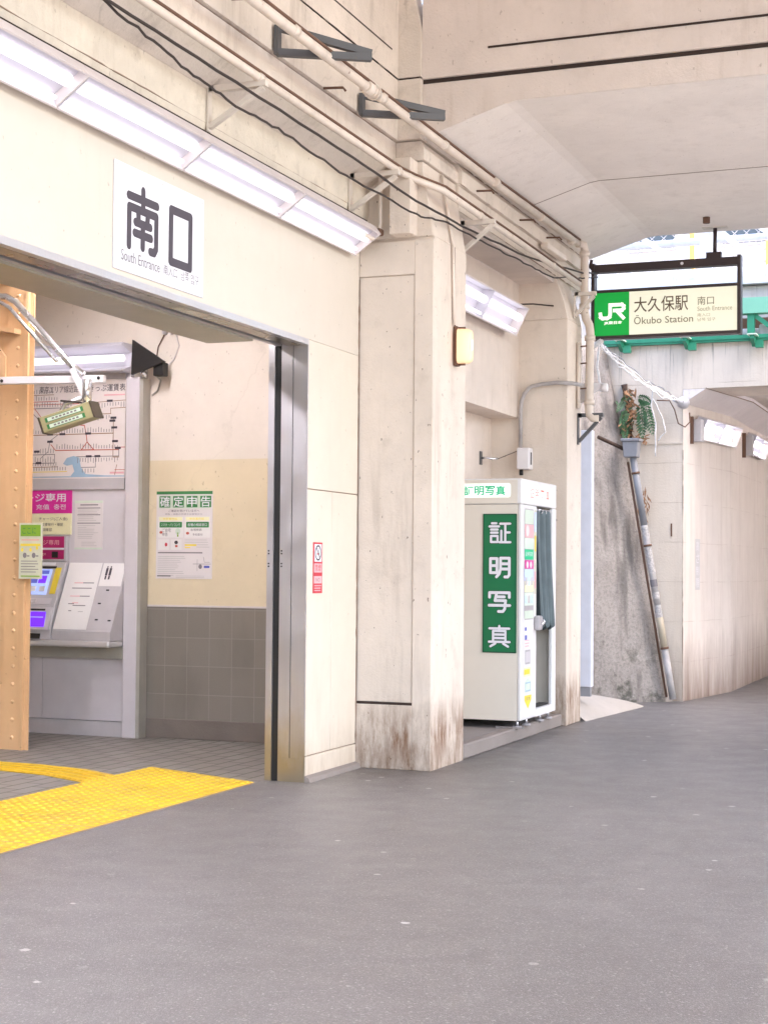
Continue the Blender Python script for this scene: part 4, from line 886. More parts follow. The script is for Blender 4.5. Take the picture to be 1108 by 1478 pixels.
a.build(px_, {'poster_green': 'green_print', 'poster_mint': 'mint_band', 'white': 'white_lettering', 'ink': 'black_lettering', 'ink_soft': 'grey_lettering', 'paleyellow': 'yellow_tabs', 'sheet_yellow': 'yellow_print', 'paper': 'white_boxes', 'map_red': 'red_arrows', 'red_sticker': 'red_dot', 'ink_faint': 'small_print', 'lime': 'tree_print', 'screen_dark': 'blue_tag'})

# no smoking sticker
ns = thing('no_smoking_sticker', (0.003, 10.45, 1.32), 'narrow red and white no smoking sticker on the cream panel', 'sticker')
box((0.0005, 10.372, 1.321), (0.003, 10.536, 1.684)).build('backing', 'red_sticker', ns)
a = Art((0.003, 10.372, 1.321), FX)
a.rect(0.018, 0.225, 0.146, 0.35, 1, 'white'); a.line([(0.082+0.05*math.cos(t*math.pi/12), 0.288+0.05*math.sin(t*math.pi/12)) for t in range(25)], 0.011, 2, 'ink'); a.line([(0.05, 0.325), (0.115, 0.25)], 0.01, 2.6, 'ink'); a.rect(0.06, 0.275, 0.10, 0.285, 2, 'red_sticker'); a.line([(0.10,0.285),(0.095,0.305),(0.105,0.32)], 0.006, 2, 'ink_soft')
a.rect(0.012, 0.148, 0.152, 0.212, 1, 'pink_sticker'); a.text('禁煙', 0.03, 0.156, 0.05, 2, 'red_sticker', 0.105); a.rect(0.012, 0.07, 0.152, 0.122, 1, 'pink_sticker'); a.text('NO', 0.045, 0.082, 0.028, 2, 'ink_soft', 0.075); a.bars(0.02, 0.145, 0.05, 3, 0.017, 0.007, 1, 'pink_sticker', 0.1)
a.build(ns, {'white': 'white_field', 'ink': 'symbol', 'red_sticker': 'red_lettering', 'pink_sticker': 'pink_blocks', 'ink_soft': 'grey_lettering'})

# ------------------------------------------------------------------ tactile paving
tp = thing('tactile_paving', (-0.84, 8, 0), 'wide yellow blister tactile paving strip along the station entrance', 'tactile paving')
yend = lambda x: 10.091 + (x + 0.31) * -0.425
for (xa, xb) in ((-0.31, -0.835), (-0.845, -1.37)):
    MB().prism([(xa, Y0+8), (xa, yend(xa)), (xb, yend(xb)), (xb, Y0+8)], 0.001, 0.008, 'z').build('base_strip', 'yellow', tp, bevel=0.002)
bl = MB()
for i in range(14):
    x = -0.345 - i*0.0762
    y = 4.5
    while y < yend(x) - 0.03: bl.dome((x, y, 0.0075), 0.021, 0.0075, 8); y += 0.0762
bl.build('blisters', 'yellow_top', tp)
box((-0.309, 2.0, 0.0015), (-0.290, 10.08, 0.0035)).build('edge_joint', 'gapline', tp)
sm = MB()
for k in range(1, 9): 
    y = 9.80 - k*0.61
    sm.box((-0.834, y, 0.0078), (-0.311, y+0.008, 0.0086)); sm.box((-1.369, y+0.2, 0.0078), (-0.846, y+0.208, 0.0086))
sm.build('seam_pattern', 'gapline', tp)
gd = thing('guide_path', (-1.9, 10.0, 0), 'yellow ribbed guiding path branching off into the hall', 'tactile paving')
gp = [(-1.372, 9.60), (-1.372, 10.02), (-1.75, 10.22), (-2.2, 10.33), (-2.7, 10.35), (-4.2, 10.35), (-4.2, 9.93), (-2.7, 9.93), (-2.25, 9.91), (-1.85, 9.83)]
MB().prism(gp, 0.001, 0.007, 'z').build('base_strip', 'yellow', gd)
rb = MB()
for k in range(4):
    f = (k + 0.6) / 4.2
    lo = [(-1.40, 9.62), (-1.85, 9.83), (-2.25, 9.91), (-2.7, 9.93), (-4.2, 9.93)]; hi = [(-1.40, 10.01), (-1.75, 10.22), (-2.2, 10.33), (-2.7, 10.35), (-4.2, 10.35)]
    q = [(l[0]+(h_[0]-l[0])*f, l[1]+(h_[1]-l[1])*f, 0.0075) for l, h_ in zip(lo, hi)]
    for p0, p1 in zip(q, q[1:]): rb.bar(p0, p1, 0.03, 0.010)
rb.build('ribs', 'yellow_top', gd)

# ------------------------------------------------------------------ niche light, tunnel lights
nl = tilted_light('niche_light', (0.385, 3.965), (-0.115, -0.235), 12.05, [1.37, 1.08], 'slanted twin tube light in the niche above the photo booth', None)
MB().tube([(0.3, 14.5, 4.02), (0.36, 14.75, 4.06), (0.5, 14.98, 4.07)], 0.008, 6).build('feed_cable', 'cable', nl)

wl = thing('wall_lamp', (0.6, 11.7, 3.08), 'amber glowing wall lamp with dark iron back plate on the column', 'lamp')
box((0.601, 11.655, 3.075), (0.64, 11.735, 3.385)).build('back_plate', 'pipe_brown', wl, bevel=0.01, seg=2)
cv = MB(); rows = []
for k, z in enumerate([3.095, 3.11, 3.13, 3.32, 3.345, 3.36]):
    r = (0.08, 0.10, 0.108, 0.108, 0.10, 0.075)[k]
    rows.append([(0.64 + r*1.05*math.sin(math.pi*j/10), 11.695 - r*0.62*math.cos(math.pi*j/10), z) for j in range(11)])
nc = 11; vs = [p for r in rows for p in r]
cv.add(vs, [(i*nc+j, i*nc+j+1, (i+1)*nc+j+1, (i+1)*nc+j) for i in range(5) for j in range(10)] + [tuple(range(nc)), tuple(range(6*nc-1, 5*nc-1, -1))], True)
cv.build('amber_cover', 'amber', wl)
MB().tube([(0.757, 11.66, 3.19), (0.757, 11.66, 3.27)], 0.006, 8).build('bulb', 'amber_hot', wl)
for z in (3.087, 3.372): MB().tube([(0.64, 11.695, z), (0.69, 11.695, z)], 0.009, 6).build('cover_clip', 'pipe_brown', wl)

# ------------------------------------------------------------------ pipes, conduits, brackets, cables
PG = 'pipes along the beam'
up = thing('upper_pipe', (0.62, 10, 4.72), 'thick cream pipe running along the top of the wall over dark triangle brackets', 'pipe', PG)
MB().tube([(0.62, Y0, 4.715), (0.62, 9.4, 4.715), (0.62, 12.5, 4.725), (0.66, 15.3, 4.735)], 0.033, 12).build('pipe', 'pipe', up)
for y in (8.6, 10.05, 11.35, 12.6, 14.0, 15.1): MB().tube([(0.62 if y < 12 else 0.645, y-0.035, 4.722), (0.62 if y < 12 else 0.645, y+0.035, 4.722)], 0.039, 12).build('collar', 'pipe', up)
MB().tube([(0.62, 9.75, 4.716), (0.62, 9.95, 4.717)], 0.046, 12).build('coupling', 'pipe', up)
MB().tube([(0.645, Y0, 4.749), (0.645, 9.4, 4.749), (0.645, 12.5, 4.759), (0.685, 15.3, 4.769)], 0.010, 6).build('top_line', 'pipe_brown', up)  # thin dark brown line along the pipe's upper edge
for y in (9.85, 9.9): MB().tube([(0.62+0.05*math.cos(t), y+0.01*math.sin(3*t), 4.717+0.05*math.sin(t)) for t in [k*0.5 for k in range(14)]], 0.007, 5).build('wire_tie', 'pipe', up)
lp = thing('lower_pipe', (0.45, 10, 4.4), 'cream pipe with a kink at the column, below the thicker pipe', 'pipe', PG)
MB().tube([(0.42, Y0, 4.445), (0.42, 9.0, 4.440), (0.42, 10.95, 4.436), (0.47, 11.12, 4.42), (0.68, 11.18, 4.33), (0.70, 11.32, 4.315), (0.70, 13.0, 4.318), (0.70, 15.2, 4.31)], 0.026, 12).build('pipe', 'pipe', lp)
MB().tube([(0.440, Y0, 4.473), (0.440, 9.0, 4.468), (0.440, 10.95, 4.464), (0.49, 11.12, 4.448), (0.70, 11.18, 4.358), (0.72, 11.32, 4.343), (0.72, 13.0, 4.346), (0.72, 15.2, 4.338)], 0.009, 6).build('top_line', 'pipe_brown', lp)  # same dark line, following the kinked pipe
for y in (8.55, 10.9): MB().tube([(0.42, y-0.03, 4.440), (0.42, y+0.03, 4.440)], 0.031, 12).build('collar', 'pipe', lp)
for y in (12.0, 14.2): MB().tube([(0.70, y-0.03, 4.317), (0.70, y+0.03, 4.317)], 0.031, 12).build('collar', 'pipe', lp)
hp = thing('hidden_duct', (0.6, 14.3, 4.55), 'short cream square duct stub below the thick pipe, near the second column', 'duct', PG)
box((0.561, 14.3, 4.50), (0.63, 15.0, 4.555)).build('duct', 'pipe', hp, bevel=0.008); box((0.566, 15.0005, 4.505), (0.625, 15.004, 4.55)).build('open_end', 'slot', hp)

def tri_bracket(y, z0, z1, x0, x1, mat, name, label, group, yw=0.045):
    t = thing(name, (x0, y, z0), label, 'bracket', group); hw = yw/2
    box((x0, y-hw, z0), (x0+0.012, y+hw, z1)).build('wall_plate', mat, t); box((x0+0.0122, y-hw, z1-0.045), (x0+0.045, y-hw+0.008, z1)).build('web', mat, t)
    MB().bar((x0+0.012, y, z1-0.02), (x1, y, z1-0.02), yw, 0.036).build('arm', mat, t); MB().bar((x0+0.012, y, z0+0.03), (x1-0.02, y, z1-0.045), yw*0.8, 0.03).build('strut', mat, t)
    return t
def side_bracket(y0, y1, zt, zb, x1, label, group):
    """dark frame lying along the wall: a vertical leg, a lower bar and a rising upper bar that meet at the far end"""
    t = thing('wall_bracket', (0.33, y0, zb), label, 'bracket', group)
    MB().bar((0.36, y0, zb), (0.36, y0, zt), 0.05, 0.03).build('leg', 'bracket_grey', t)
    MB().bar((0.36, y0, zb+0.015), (x1, y1, zb+0.035), 0.045, 0.045).build('lower_bar', 'bracket_grey', t)
    MB().bar((0.36, y0+0.04, zt), (x1, y1, zb+0.06), 0.045, 0.045).build('upper_bar', 'bracket_grey', t)
    return t
SBG = 'dark triangle brackets under the thick pipe'
side_bracket(8.93, 9.28, 4.885, 4.70, 0.85, 'dark grey triangular bracket behind the thick pipe, the one cut closer to the picture top', SBG)
side_bracket(10.34, 10.70, 4.855, 4.70, 0.85, 'dark grey triangular bracket behind the thick pipe, just before the column', SBG)
WBG = 'cream brackets under the lower pipe'
tri_bracket(8.55, 4.14, 4.42, 0.08, 0.47, 'bracket_white', 'pipe_bracket', 'cream bracket under the lower pipe over the light row', WBG)
tri_bracket(10.80, 4.12, 4.415, 0.08, 0.47, 'bracket_white', 'pipe_bracket', 'cream bracket under the lower pipe where it meets the first column', WBG)
tri_bracket(12.10, 4.02, 4.30, 0.505, 0.80, 'bracket_white', 'pipe_bracket', 'cream bracket under the lower pipe right of the first column', WBG)
tri_bracket(15.25, 3.98, 4.24, 0.64, 0.86, 'bracket_white', 'pipe_bracket', 'cream bracket high on the second column beside the station sign', WBG)
for y, z, lb in ((8.35, 4.86, 'small rusty spike in the upper wall near the picture top'), (9.72, 4.72, 'small rusty spike in the upper wall left of the pipe coupling'), (12.35, 4.60, 'small rusty hook below the thick pipe past the first column'), (13.6, 4.62, 'small rusty hook below the thick pipe midway over the niche'), (14.5, 4.64, 'small rusty hook below the thick pipe near the second column')):
    hk = thing('iron_hook', (0.33 if y < 11 else 0.53, y, z), lb, 'hook', 'rusty iron hooks'); x = 0.33 if y < 11 else 0.55
    MB().tube([(x, y, z), (x+0.13, y+0.03, z), (x+0.15, y+0.03, z-0.025)], 0.009, 6).build('rod', 'pipe_brown', hk)

cb1 = MB().tube(wobble([(0.65, -3, 4.30), (0.65, 5.0, 4.20), (0.65, 6.43, 4.165), (0.65, 7.78, 4.166), (0.65, 9.48, 4.162), (0.65, 10.67, 4.141), (0.65, 11.95, 4.185), (0.66, 13.5, 4.263), (0.70, 15.4, 4.45), (0.71, 15.98, 4.56)], 6, 0.005, 1), 0.0085, 6).build('black_cable', 'cable')
tag(cb1, 'black cable sagging along the wall, the upper and straighter of the pair', 'cable', 'black cables along the wall')
cb2 = MB().tube(wobble([(0.62, -3, 4.35), (0.62, 6.0, 4.22), (0.62, 6.77, 4.139), (0.62, 7.35, 4.075), (0.62, 7.84, 4.056), (0.62, 8.48, 4.07), (0.62, 9.44, 4.033), (0.63, 10.75, 4.061), (0.64, 11.36, 4.13), (0.65, 12.5, 4.17), (0.66, 13.4, 4.19), (0.69, 14.3, 4.22), (0.71, 15.2, 4.37), (0.72, 15.9, 4.50)], 8, 0.009, 2), 0.0072, 6).build('black_cable', 'cable')
tag(cb2, 'frayed black cable hanging in a deeper curve beside the straighter one', 'cable', 'black cables along the wall')
cn = thing('lamp_conduit', (0.61, 11.62, 3.39), 'thin cream conduit dropping down the column to the amber lamp', 'conduit')
MB().tube([(0.617, 11.60, 4.0), (0.617, 11.64, 3.39)], 0.013, 8).build('pipe', 'pipe', cn); MB().tube([(0.53, 11.58, 4.55), (0.617, 11.60, 4.0)], 0.013, 8).build('pipe', 'pipe', cn)
MB().tube([(0.606, 11.665, 4.0), (0.606, 11.69, 3.39)], 0.006, 6).build('wire', 'pipe_brown', cn)

jb = thing('junction_box', (0.24, 14.95, 2.47), 'white junction box on the second column just above the booth', 'junction box')
box((0.172, 14.86, 2.475), (0.30, 14.998, 2.685)).build('case', 'box_white', jb, bevel=0.012, seg=2); box((0.301, 14.90, 2.52), (0.304, 14.93, 2.64)).build('vent', 'slot', jb)
MB().tube([(0.20, 14.93, 2.474), (0.20, 14.93, 2.42)], 0.02, 8).build('gland', 'black', jb)
bc = thing('bent_conduit', (0.185, 14.95, 2.69), 'pale conduit rising from the junction box and bending over to the drain pipe', 'conduit')
MB().tube([(0.185, 14.95, 2.686), (0.185, 14.95, 3.07)] + [(0.335 - 0.15*math.cos(t), 14.95, 3.07 + 0.225*math.sin(t)) for t in (0.35, 0.7, 1.05, 1.35)] + [(0.40, 14.95, 3.305), (0.55, 14.95, 3.316), (0.70, 14.97, 3.305), (0.77, 15.05, 3.295)], 0.020, 10).build('pipe', 'drain_pale', bc)
ah = thing('anchor_hook', (-0.13, 14.65, 2.5), 'small steel anchor plate with shackle on the recess wall over the booth', 'hook')
box((-0.129, 14.62, 2.51), (-0.12, 14.69, 2.64)).build('plate', 'bracket_grey', ah)
MB().tube([(-0.12, 14.655, 2.575), (-0.06, 14.66, 2.575), (-0.02, 14.70, 2.57), (0.02, 14.74, 2.57)], 0.012, 6).build('shackle', 'chrome', ah)
MB().tube([(0.02, 14.74, 2.57), (0.10, 14.85, 2.62), (0.17, 14.90, 2.655)], 0.004, 5).build('wire', 'cable', ah)

# drain pipe on the second column
dp = thing('drain_pipe', (0.72, 15.4, 2.9), 'thick cream drain pipe with elbows down the street side of the second column', 'pipe')
MB().tube([(0.66, 15.31, 4.735), (0.70, 15.38, 4.73), (0.706, 15.4, 4.66), (0.706, 15.4, 4.08), (0.72, 15.4, 4.0), (0.755, 15.4, 3.93), (0.765, 15.4, 3.85), (0.755, 15.4, 3.10), (0.76, 15.4, 3.04), (0.80, 15.4, 3.0), (0.86, 15.4, 3.0)], 0.042, 12).build('pipe', 'pipe', dp)
for x, z in ((0.706, 4.64), (0.706, 4.12), (0.762, 3.80), (0.757, 3.16)): MB().tube([(x, 15.4, z-0.025), (x, 15.4, z+0.025)], 0.054, 12).build('collar', 'pipe', dp)
for z in (4.05, 3.72, 3.55, 3.30): MB().tube([(0.64, 15.4, z), (0.74, 15.37, z)], 0.008, 6).build('clip', 'pipe_brown', dp)
MB().tube([(0.665, 15.33, 3.75), (0.665, 15.33, 3.1)], 0.018, 8).build('side_pipe', 'pipe', dp)
tri_bracket(15.40, 2.745, 3.055, 0.641, 0.90, 'bracket_grey', 'shelf_bracket', 'dark grey triangular bracket under the drain pipe elbow', None, 0.05)
pr = thing('porcelain_arm', (0.64, 15.45, 3.2), 'white porcelain knob on a short arm behind the drain pipe', 'insulator')
MB().prism([(0.64, 3.36), (0.86, 3.36), (0.88, 3.31), (0.80, 3.27), (0.70, 3.18), (0.64, 3.16)], 15.47, 15.50).build('arm', 'box_white', pr); MB().tube([(0.86, 15.485, 3.315), (0.92, 15.485, 3.315)], 0.04, 12).build('knob', 'box_white', pr)
sb_ = thing('sheet_cover', (0.6, 16.1, 0.3), 'narrow pale blue sheet metal cover beyond the second column', 'panel')
box((0.40, 16.1, 0.30), (0.615, 16.2, 2.95)).build('sheet', 'strip_blue', sb_, bevel=0.006); box((0.42, 16.12, 0.20), (0.60, 16.18, 0.2995)).build('foot', 'drain_grey', sb_)

# ------------------------------------------------------------------ station sign
js = thing('station_sign', (1.39, 16.0, 3.9), 'lit green and cream hanging station sign lettered JR 大久保駅 Ōkubo Station', 'sign')
SX0, SX1, SZ0, SZ1, SY = 0.662, 2.112, 3.905, 4.355, 16.0
box((SX0, SY+0.004, SZ0), (SX1, SY+0.10, SZ1)).build('case', 'frame_dark', js)
for a0, b0 in (((SX0-0.02, SZ1-0.005), (SX1+0.02, SZ1+0.025)), ((SX0-0.02, SZ0-0.03), (SX1+0.02, SZ0))): box((a0[0], SY-0.01, a0[1]), (b0[0], SY+0.11, b0[1])).build('frame_rail', 'frame_dark', js)
for x in (SX0-0.035, SX1): box((x, SY-0.012, SZ0-0.035), (x+0.035, SY+0.112, 4.66)).build('frame_post', 'frame_dark', js)
box((SX0-0.02, SY, 4.565), (SX1+0.034, SY+0.10, 4.645)).build('top_beam', 'frame_dark', js)
MB().tube([(1.56, SY-0.003, 4.607), (1.56, SY, 4.607)], 0.016, 10).build('bolt_hole', 'white', js)
box((1.80, SY+0.01, 4.6455), (1.95, SY+0.09, 4.705)).build('saddle', 'frame_dark', js)
MB().tube([(1.88, SY+0.05, 4.70), (1.885, SY+0.05, 4.955)], 0.020, 8).build('hanger_rod', 'frame_dark', js)
box((1.76, SY+0.0, 4.952), (2.01, SY+0.10, 4.958)).build('ceiling_plate', 'bracket_white', js)
MB().tube([(0.64, SY+0.05, 4.60), (0.60, SY+0.05, 4.64), (0.62, SY+0.05, 4.71)], 0.018, 8).build('side_hook', 'frame_dark', js)
GX = 1.022
box((SX0, SY-0.004, SZ0), (GX, SY+0.0035, SZ1-0.006)).build('green_field', 'jr_green', js); box((GX+0.0015, SY-0.004, SZ0), (SX1-0.001, SY+0.0035, SZ1-0.006)).build('cream_field', 'jr_cream', js)
a = Art((SX0, SY-0.004, SZ0), FY)
T = 0.036
a.line([(0.062, 0.226), (0.066, 0.196), (0.085, 0.182), (0.135, 0.182), (0.158, 0.196), (0.164, 0.225), (0.164, 0.316)], T, 1, 'jr_white')
a.line([(0.164, 0.316), (0.285, 0.316), (0.303, 0.300), (0.303, 0.276), (0.285, 0.258), (0.21, 0.258)], T, 1.6, 'jr_white'); a.line([(0.235, 0.252), (0.300, 0.180)], T, 2.2, 'jr_white')
a.text('JR東日本', 0.100, 0.112, 0.038, 1, 'jr_white', 0.19, 0.03)
a.text('大久保駅', 0.412, 0.225, 0.158, 1, 'jr_ink', 0.55, 0.006); a.text('Ōkubo Station', 0.412, 0.105, 0.092, 1, 'jr_ink2', 0.60, 0.004)
a.text('南口', 1.055, 0.270, 0.085, 1, 'jr_ink2', 0.165); a.text('South Entrance', 1.055, 0.208, 0.046, 1, 'jr_ink3', 0.345); a.text('南入口', 1.055, 0.152, 0.034, 1, 'jr_ink3', 0.125); a.text('남쪽 입구', 1.055, 0.105, 0.034, 1, 'jr_ink3', 0.18)
a.build(js, {'jr_white': 'emblem', 'jr_ink': 'station_name', 'jr_ink2': 'grey_lettering', 'jr_ink3': 'faint_lettering'})

# ------------------------------------------------------------------ photo booth
pb = thing('photo_booth', (0.28, 13.95, 0.115), 'ivory identity photo booth with tall green 証明写真 board and grey curtain', 'photo booth')
BX0, BX1, BY0, BY1, BZ0, BZ1 = -0.11, 0.655, 13.40, 14.55, 0.185, 2.30
HD = 2.075
box((BX0, BY0, BZ0), (BX1-0.035, BY0+0.03, HD-0.003)).build('side_panel', 'booth', pb)
box((BX0, BY1-0.03, BZ0), (BX1-0.035, BY1, HD-0.003)).build('side_panel', 'booth', pb)
box((BX0, BY0+0.0305, BZ0), (BX0+0.03, BY1-0.0305, HD-0.003)).build('back_panel', 'booth_in', pb)
box((BX0+0.031, BY0+0.031, BZ0+0.001), (BX1-0.04, BY1-0.031, BZ0+0.05)).build('floor_tray', 'booth_grey', pb)
box((BX0, BY0-0.006, HD), (BX1, BY1+0.003, BZ1)).build('header', 'booth_white', pb, bevel=0.012, seg=2)
box((BX0-0.0005, BY0-0.0085, HD+0.006), (BX1-0.04, BY0-0.0065, BZ1-0.012)).build('header_side_sheet', 'booth', pb)
box((BX0+0.035, 13.86, BZ0+0.051), (BX1-0.05, 13.875, HD-0.005)).build('inner_partition', 'booth_in', pb)
# front (street side): machine pillar, doorway, far post
DY0, DY1 = 13.880, 14.415
box((BX1-0.0345, BY0-0.003, BZ0), (BX1, DY0, HD-0.003)).build('front_pillar', 'booth_white', pb, bevel=0.010, seg=2)
box((BX1-0.0345, DY1, BZ0), (BX1, BY1, HD-0.003)).build('far_post', 'booth_white', pb, bevel=0.008, seg=2)
box((BX1-0.0344, DY0+0.0003, BZ0), (BX1-0.001, DY1-0.0003, BZ0+0.070)).build('door_sill', 'booth_white', pb)
box((BX1-0.12, DY0+0.001, BZ0+0.071), (BX1-0.036, DY1-0.001, BZ0+0.085)).build('step_mat', 'slot', pb)
# seat inside
MB().tube([(0.20, 14.25, 0.24), (0.20, 14.25, 0.62)], 0.04, 10).build('seat_post', 'chrome', pb); MB().tube([(0.20, 14.25, 0.62), (0.20, 14.25, 0.67)], 0.17, 16).build('seat', 'booth_grey', pb)
# side lightbox and front lightbox
a = Art((BX0, BY0-0.0085, HD), FY)
a.rrect(0.10, 0.058, 0.665, 0.182, 0.022, 1, 'lightbox_g')
for i, chh in enumerate('証明写真'): a.text(chh, 0.235 + i*0.098, 0.078, 0.082, 2, 'neon_green', 0.088, 0.02)
a.build(pb, {'lightbox_g': 'side_lightbox', 'neon_green': 'side_lightbox_lettering'})
a = Art((BX1, BY0, HD), FX)
a.rrect(0.115, 0.045, 1.02, 0.170, 0.03, 1, 'lightbox_w')
for i, chh in enumerate('証明写真'): a.text(chh, 0.245 + i*0.175, 0.062, 0.09, 2, 'pink_print', 0.125, 0.015)
a.build(pb, {'lightbox_w': 'front_lightbox', 'pink_print': 'front_lightbox_lettering'})
# tall green board
gb = box((0.302, BY0-0.010, 0.772), (0.612, BY0-0.0005, 1.990)).build('green_board', 'green', pb, bevel=0.006, seg=2)
a = Art((0.302, BY0-0.010, 0.772), FY)
for i, chh in enumerate('証明写真'):
    y = 0.965 - i*0.302
    a.glyph(chh, 0.056, y-0.006, 0.20, 0.182, 0.031 if chh in '証真' else 0.035, 1, 'green_dark'); a.glyph(chh, 0.056, y-0.006, 0.20, 0.182, 0.0205 if chh in '証真' else 0.0255, 2, 'white')
a.line([(0.006,0.006),(0.304,0.006),(0.304,1.212),(0.006,1.212),(0.006,0.006)], 0.008, 1, 'green_dark')
a.build(gb, {'white': 'lettering', 'green_dark': 'lettering_outline'})
# front display and fittings on the pillar
a = Art((BX1, BY0, BZ0), FX)
dpx = [(1.835,1.62,'poster_mint'),(1.62,1.48,'pink_print'),(1.48,1.40,'poster_mint'),(1.40,1.30,'neon_green'),(1.30,1.19,'card'),(1.19,1.02,'screen'),(1.02,0.93,'strip_white')]
a.rrect(0.075, 0.875, 0.375, 1.855, 0.03, 1, 'booth_grey')
for z1_, z0_, k in ((1.845,1.72,'poster_mint'),(1.715,1.60,'pink_sticker'),(1.595,1.50,'strip_white'),(1.495,1.405,'neon_green'),(1.40,1.325,'magenta'),(1.32,1.22,'screen'),(1.215,1.12,'paleyellow'),(1.115,1.00,'strip_white'),(0.955,0.885,'poster_mint')): a.rect(0.085, z0_, 0.365, z1_, 2, k)
a.disc(0.17,1.66,0.05,0.05,3,'poster_paper'); a.disc(0.28,1.36,0.035,0.03,3,'poster_paper'); a.disc(0.17,1.36,0.035,0.03,3,'paper'); a.text('証明写真', 0.11, 1.435, 0.04, 3, 'white', 0.22)
for k in range(3):
    for j in range(2): a.rect(0.10+k*0.09, 1.02+j*0.16, 0.165+k*0.09, 1.09+j*0.16, 3, 'ink_faint' if (k+j) % 2 else 'screen')
a.rect(0.395, 1.10, 0.455, 1.85, 1, 'card'); a.rect(0.40, 1.48, 0.45, 1.62, 2, 'sheet_yellow'); a.rect(0.40, 1.15, 0.45, 1.30, 2, 'pink_sticker'); a.rect(0.40, 1.66, 0.45, 1.83, 2, 'screen')
a.rect(0.09, 0.66, 0.28, 0.82, 1, 'paper'); a.rect(0.10, 0.78, 0.16, 0.81, 2, 'screen_dark'); a.rect(0.10, 0.70, 0.17, 0.74, 2, 'screen_dark'); a.bars(0.11, 0.27, 0.69, 3, 0.025, 0.008, 2, 'pink_sticker')
a.rect(0.075, 0.375, 0.30, 0.455, 1, 'paleyellow'); a.rect(0.085, 0.395, 0.26, 0.44, 2, 'sheet_yellow'); a.poly([(0.11,0.24),(0.30,0.24),(0.30,0.33),(0.20,0.36),(0.11,0.33)], 1, 'strip_white'); a.line([(0.13,0.25),(0.28,0.25),(0.28,0.32),(0.13,0.32),(0.13,0.25)], 0.012, 2, 'map_blue')
a.poly([(0.10,0.17),(0.21,0.09),(0.32,0.17),(0.32,0.21),(0.10,0.21)], 1, 'sheet_yellow'); a.text('写真', 0.15, 0.165, 0.03, 2, 'ink_soft', 0.12)
a.rect(0.115, 0.485, 0.275, 0.61, 1, 'booth_grey'); a.rect(0.13, 0.50, 0.26, 0.595, 2, 'bay')
a.build(pb, {'poster_mint': 'display_panel', 'pink_sticker': 'pink_display', 'strip_white': 'pale_display', 'neon_green': 'green_display', 'card': 'cream_strip', 'screen': 'blue_display', 'booth_grey': 'display_frame', 'magenta': 'magenta_display', 'paleyellow': 'yellow_display', 'sheet_yellow': 'yellow_arrow', 'paper': 'white_label', 'poster_paper': 'face_print', 'ink_faint': 'sample_prints', 'screen_dark': 'blue_icons', 'map_blue': 'blue_outline', 'ink_soft': 'arrow_lettering', 'bay': 'delivery_slot', 'white': 'white_lettering'})
box((BX1, 13.79, 0.96), (BX1+0.055, 13.90, 1.09)).build('coin_return', 'booth_grey', pb, bevel=0.015, seg=2)
MB().tube([(BX1+0.03, 13.90, 1.0), (BX1+0.05, 13.94, 1.03), (BX1+0.02, 13.97, 1.06)], 0.02, 8).build('handle', 'chrome', pb); box((BX1-0.03, 13.93, 1.00), (BX1+0.015, 14.08, 1.05)).build('tie_back', 'slot', pb)
MB().tube([(BX1-0.02, DY0-0.02, 2.045), (BX1-0.02, DY1+0.02, 2.045)], 0.009, 8).build('curtain_rail', 'chrome', pb)
# curtain: pleated sheet gathered at the top, hanging to z 0.98, swept towards the far post
cu = MB(); rows, cols = 26, 60
vs = []
for i in range(rows):
    f = i/(rows-1); z = 2.035 - 1.06*f
    for j in range(cols):
        g = j/(cols-1)
        y = DY0 + 0.004 + (0.505 + 0.05*f)*g + 0.16*f**1.6*(1-g)
        ph = 2*math.pi*g*5.5
        x = BX1 - 0.020 + (0.024 - 0.005*f)*math.sin(ph + 1.1*f) + 0.03*f*g + 0.012*math.sin(ph*0.5 + 3*f)
        vs.append((x, y, z - 0.03*f*math.sin(ph*.5)))
cu.add(vs, [(i*cols+j, i*cols+j+1, (i+1)*cols+j+1, (i+1)*cols+j) for i in range(rows-1) for j in range(cols-1)], True)
co = cu.build('curtain', 'curtain', pb); md = co.modifiers.new('thick', 'SOLIDIFY'); md.thickness = 0.003
for k in range(4):
    y = DY0 + 0.06 + k*0.125
    MB().tube([(BX1-0.02+0.022*math.cos(t), y+0.004*math.sin(t), 2.03+0.022*math.sin(t)) for t in [q*2*math.pi/10 for q in range(11)]], 0.005, 6).build('curtain_ring', 'chrome', co)
for x, y in ((0.60, 13.47), (0.60, 13.75), (0.60, 14.20), (0.60, 14.48), (-0.02, 13.47), (-0.02, 14.48)):
    lg = MB().tube([(x, y, 0.135), (x, y, BZ0)], 0.014, 8).build('leg', 'chrome', pb); MB().tube([(x, y, 0.1155), (x, y, 0.134)], 0.04, 12).build('foot_pad', 'booth_grey', lg)
box((0.42, 13.42, 0.1155), (0.66, 13.47, 0.130)).build('anchor_bar', 'chrome', pb)

# ------------------------------------------------------------------ far side: abutment, battered stone wall, green bridge
AY = 18.4
ab = thing('bridge_abutment', (0.6, AY, 0), 'pale streaked concrete bridge abutment and portal beyond the station sign', 'abutment')
box((-6, AY, 0.0), (1.125, AY+1.2, 2.985)).build('lower_face', 'abut', ab)
box((-6, AY+0.012, 2.9855), (1.1249, AY+1.2, 4.13)).build('upper_face', 'abut', ab)
box((0.4, AY-0.012, 2.975), (1.13, AY+0.0115, 2.998)).build('ledge_line', 'abut', ab)
MB().prism([(1.126, 3.606), (8.2, 3.70), (8.2, 4.13), (1.126, 4.13)], AY+0.008, AY+1.0).build('portal_lintel', 'abut', ab)
box((0.985, AY-0.006, 1.9), (1.002, AY-0.001, 2.05)).build('stain_pin', 'pipe_brown', ab)
MB().prism([(8.2, AY), (14, AY), (14, AY+1.2), (8.2, AY+1.2)], 0, 4.13, 'z').build('far_pier', 'abut', ab)
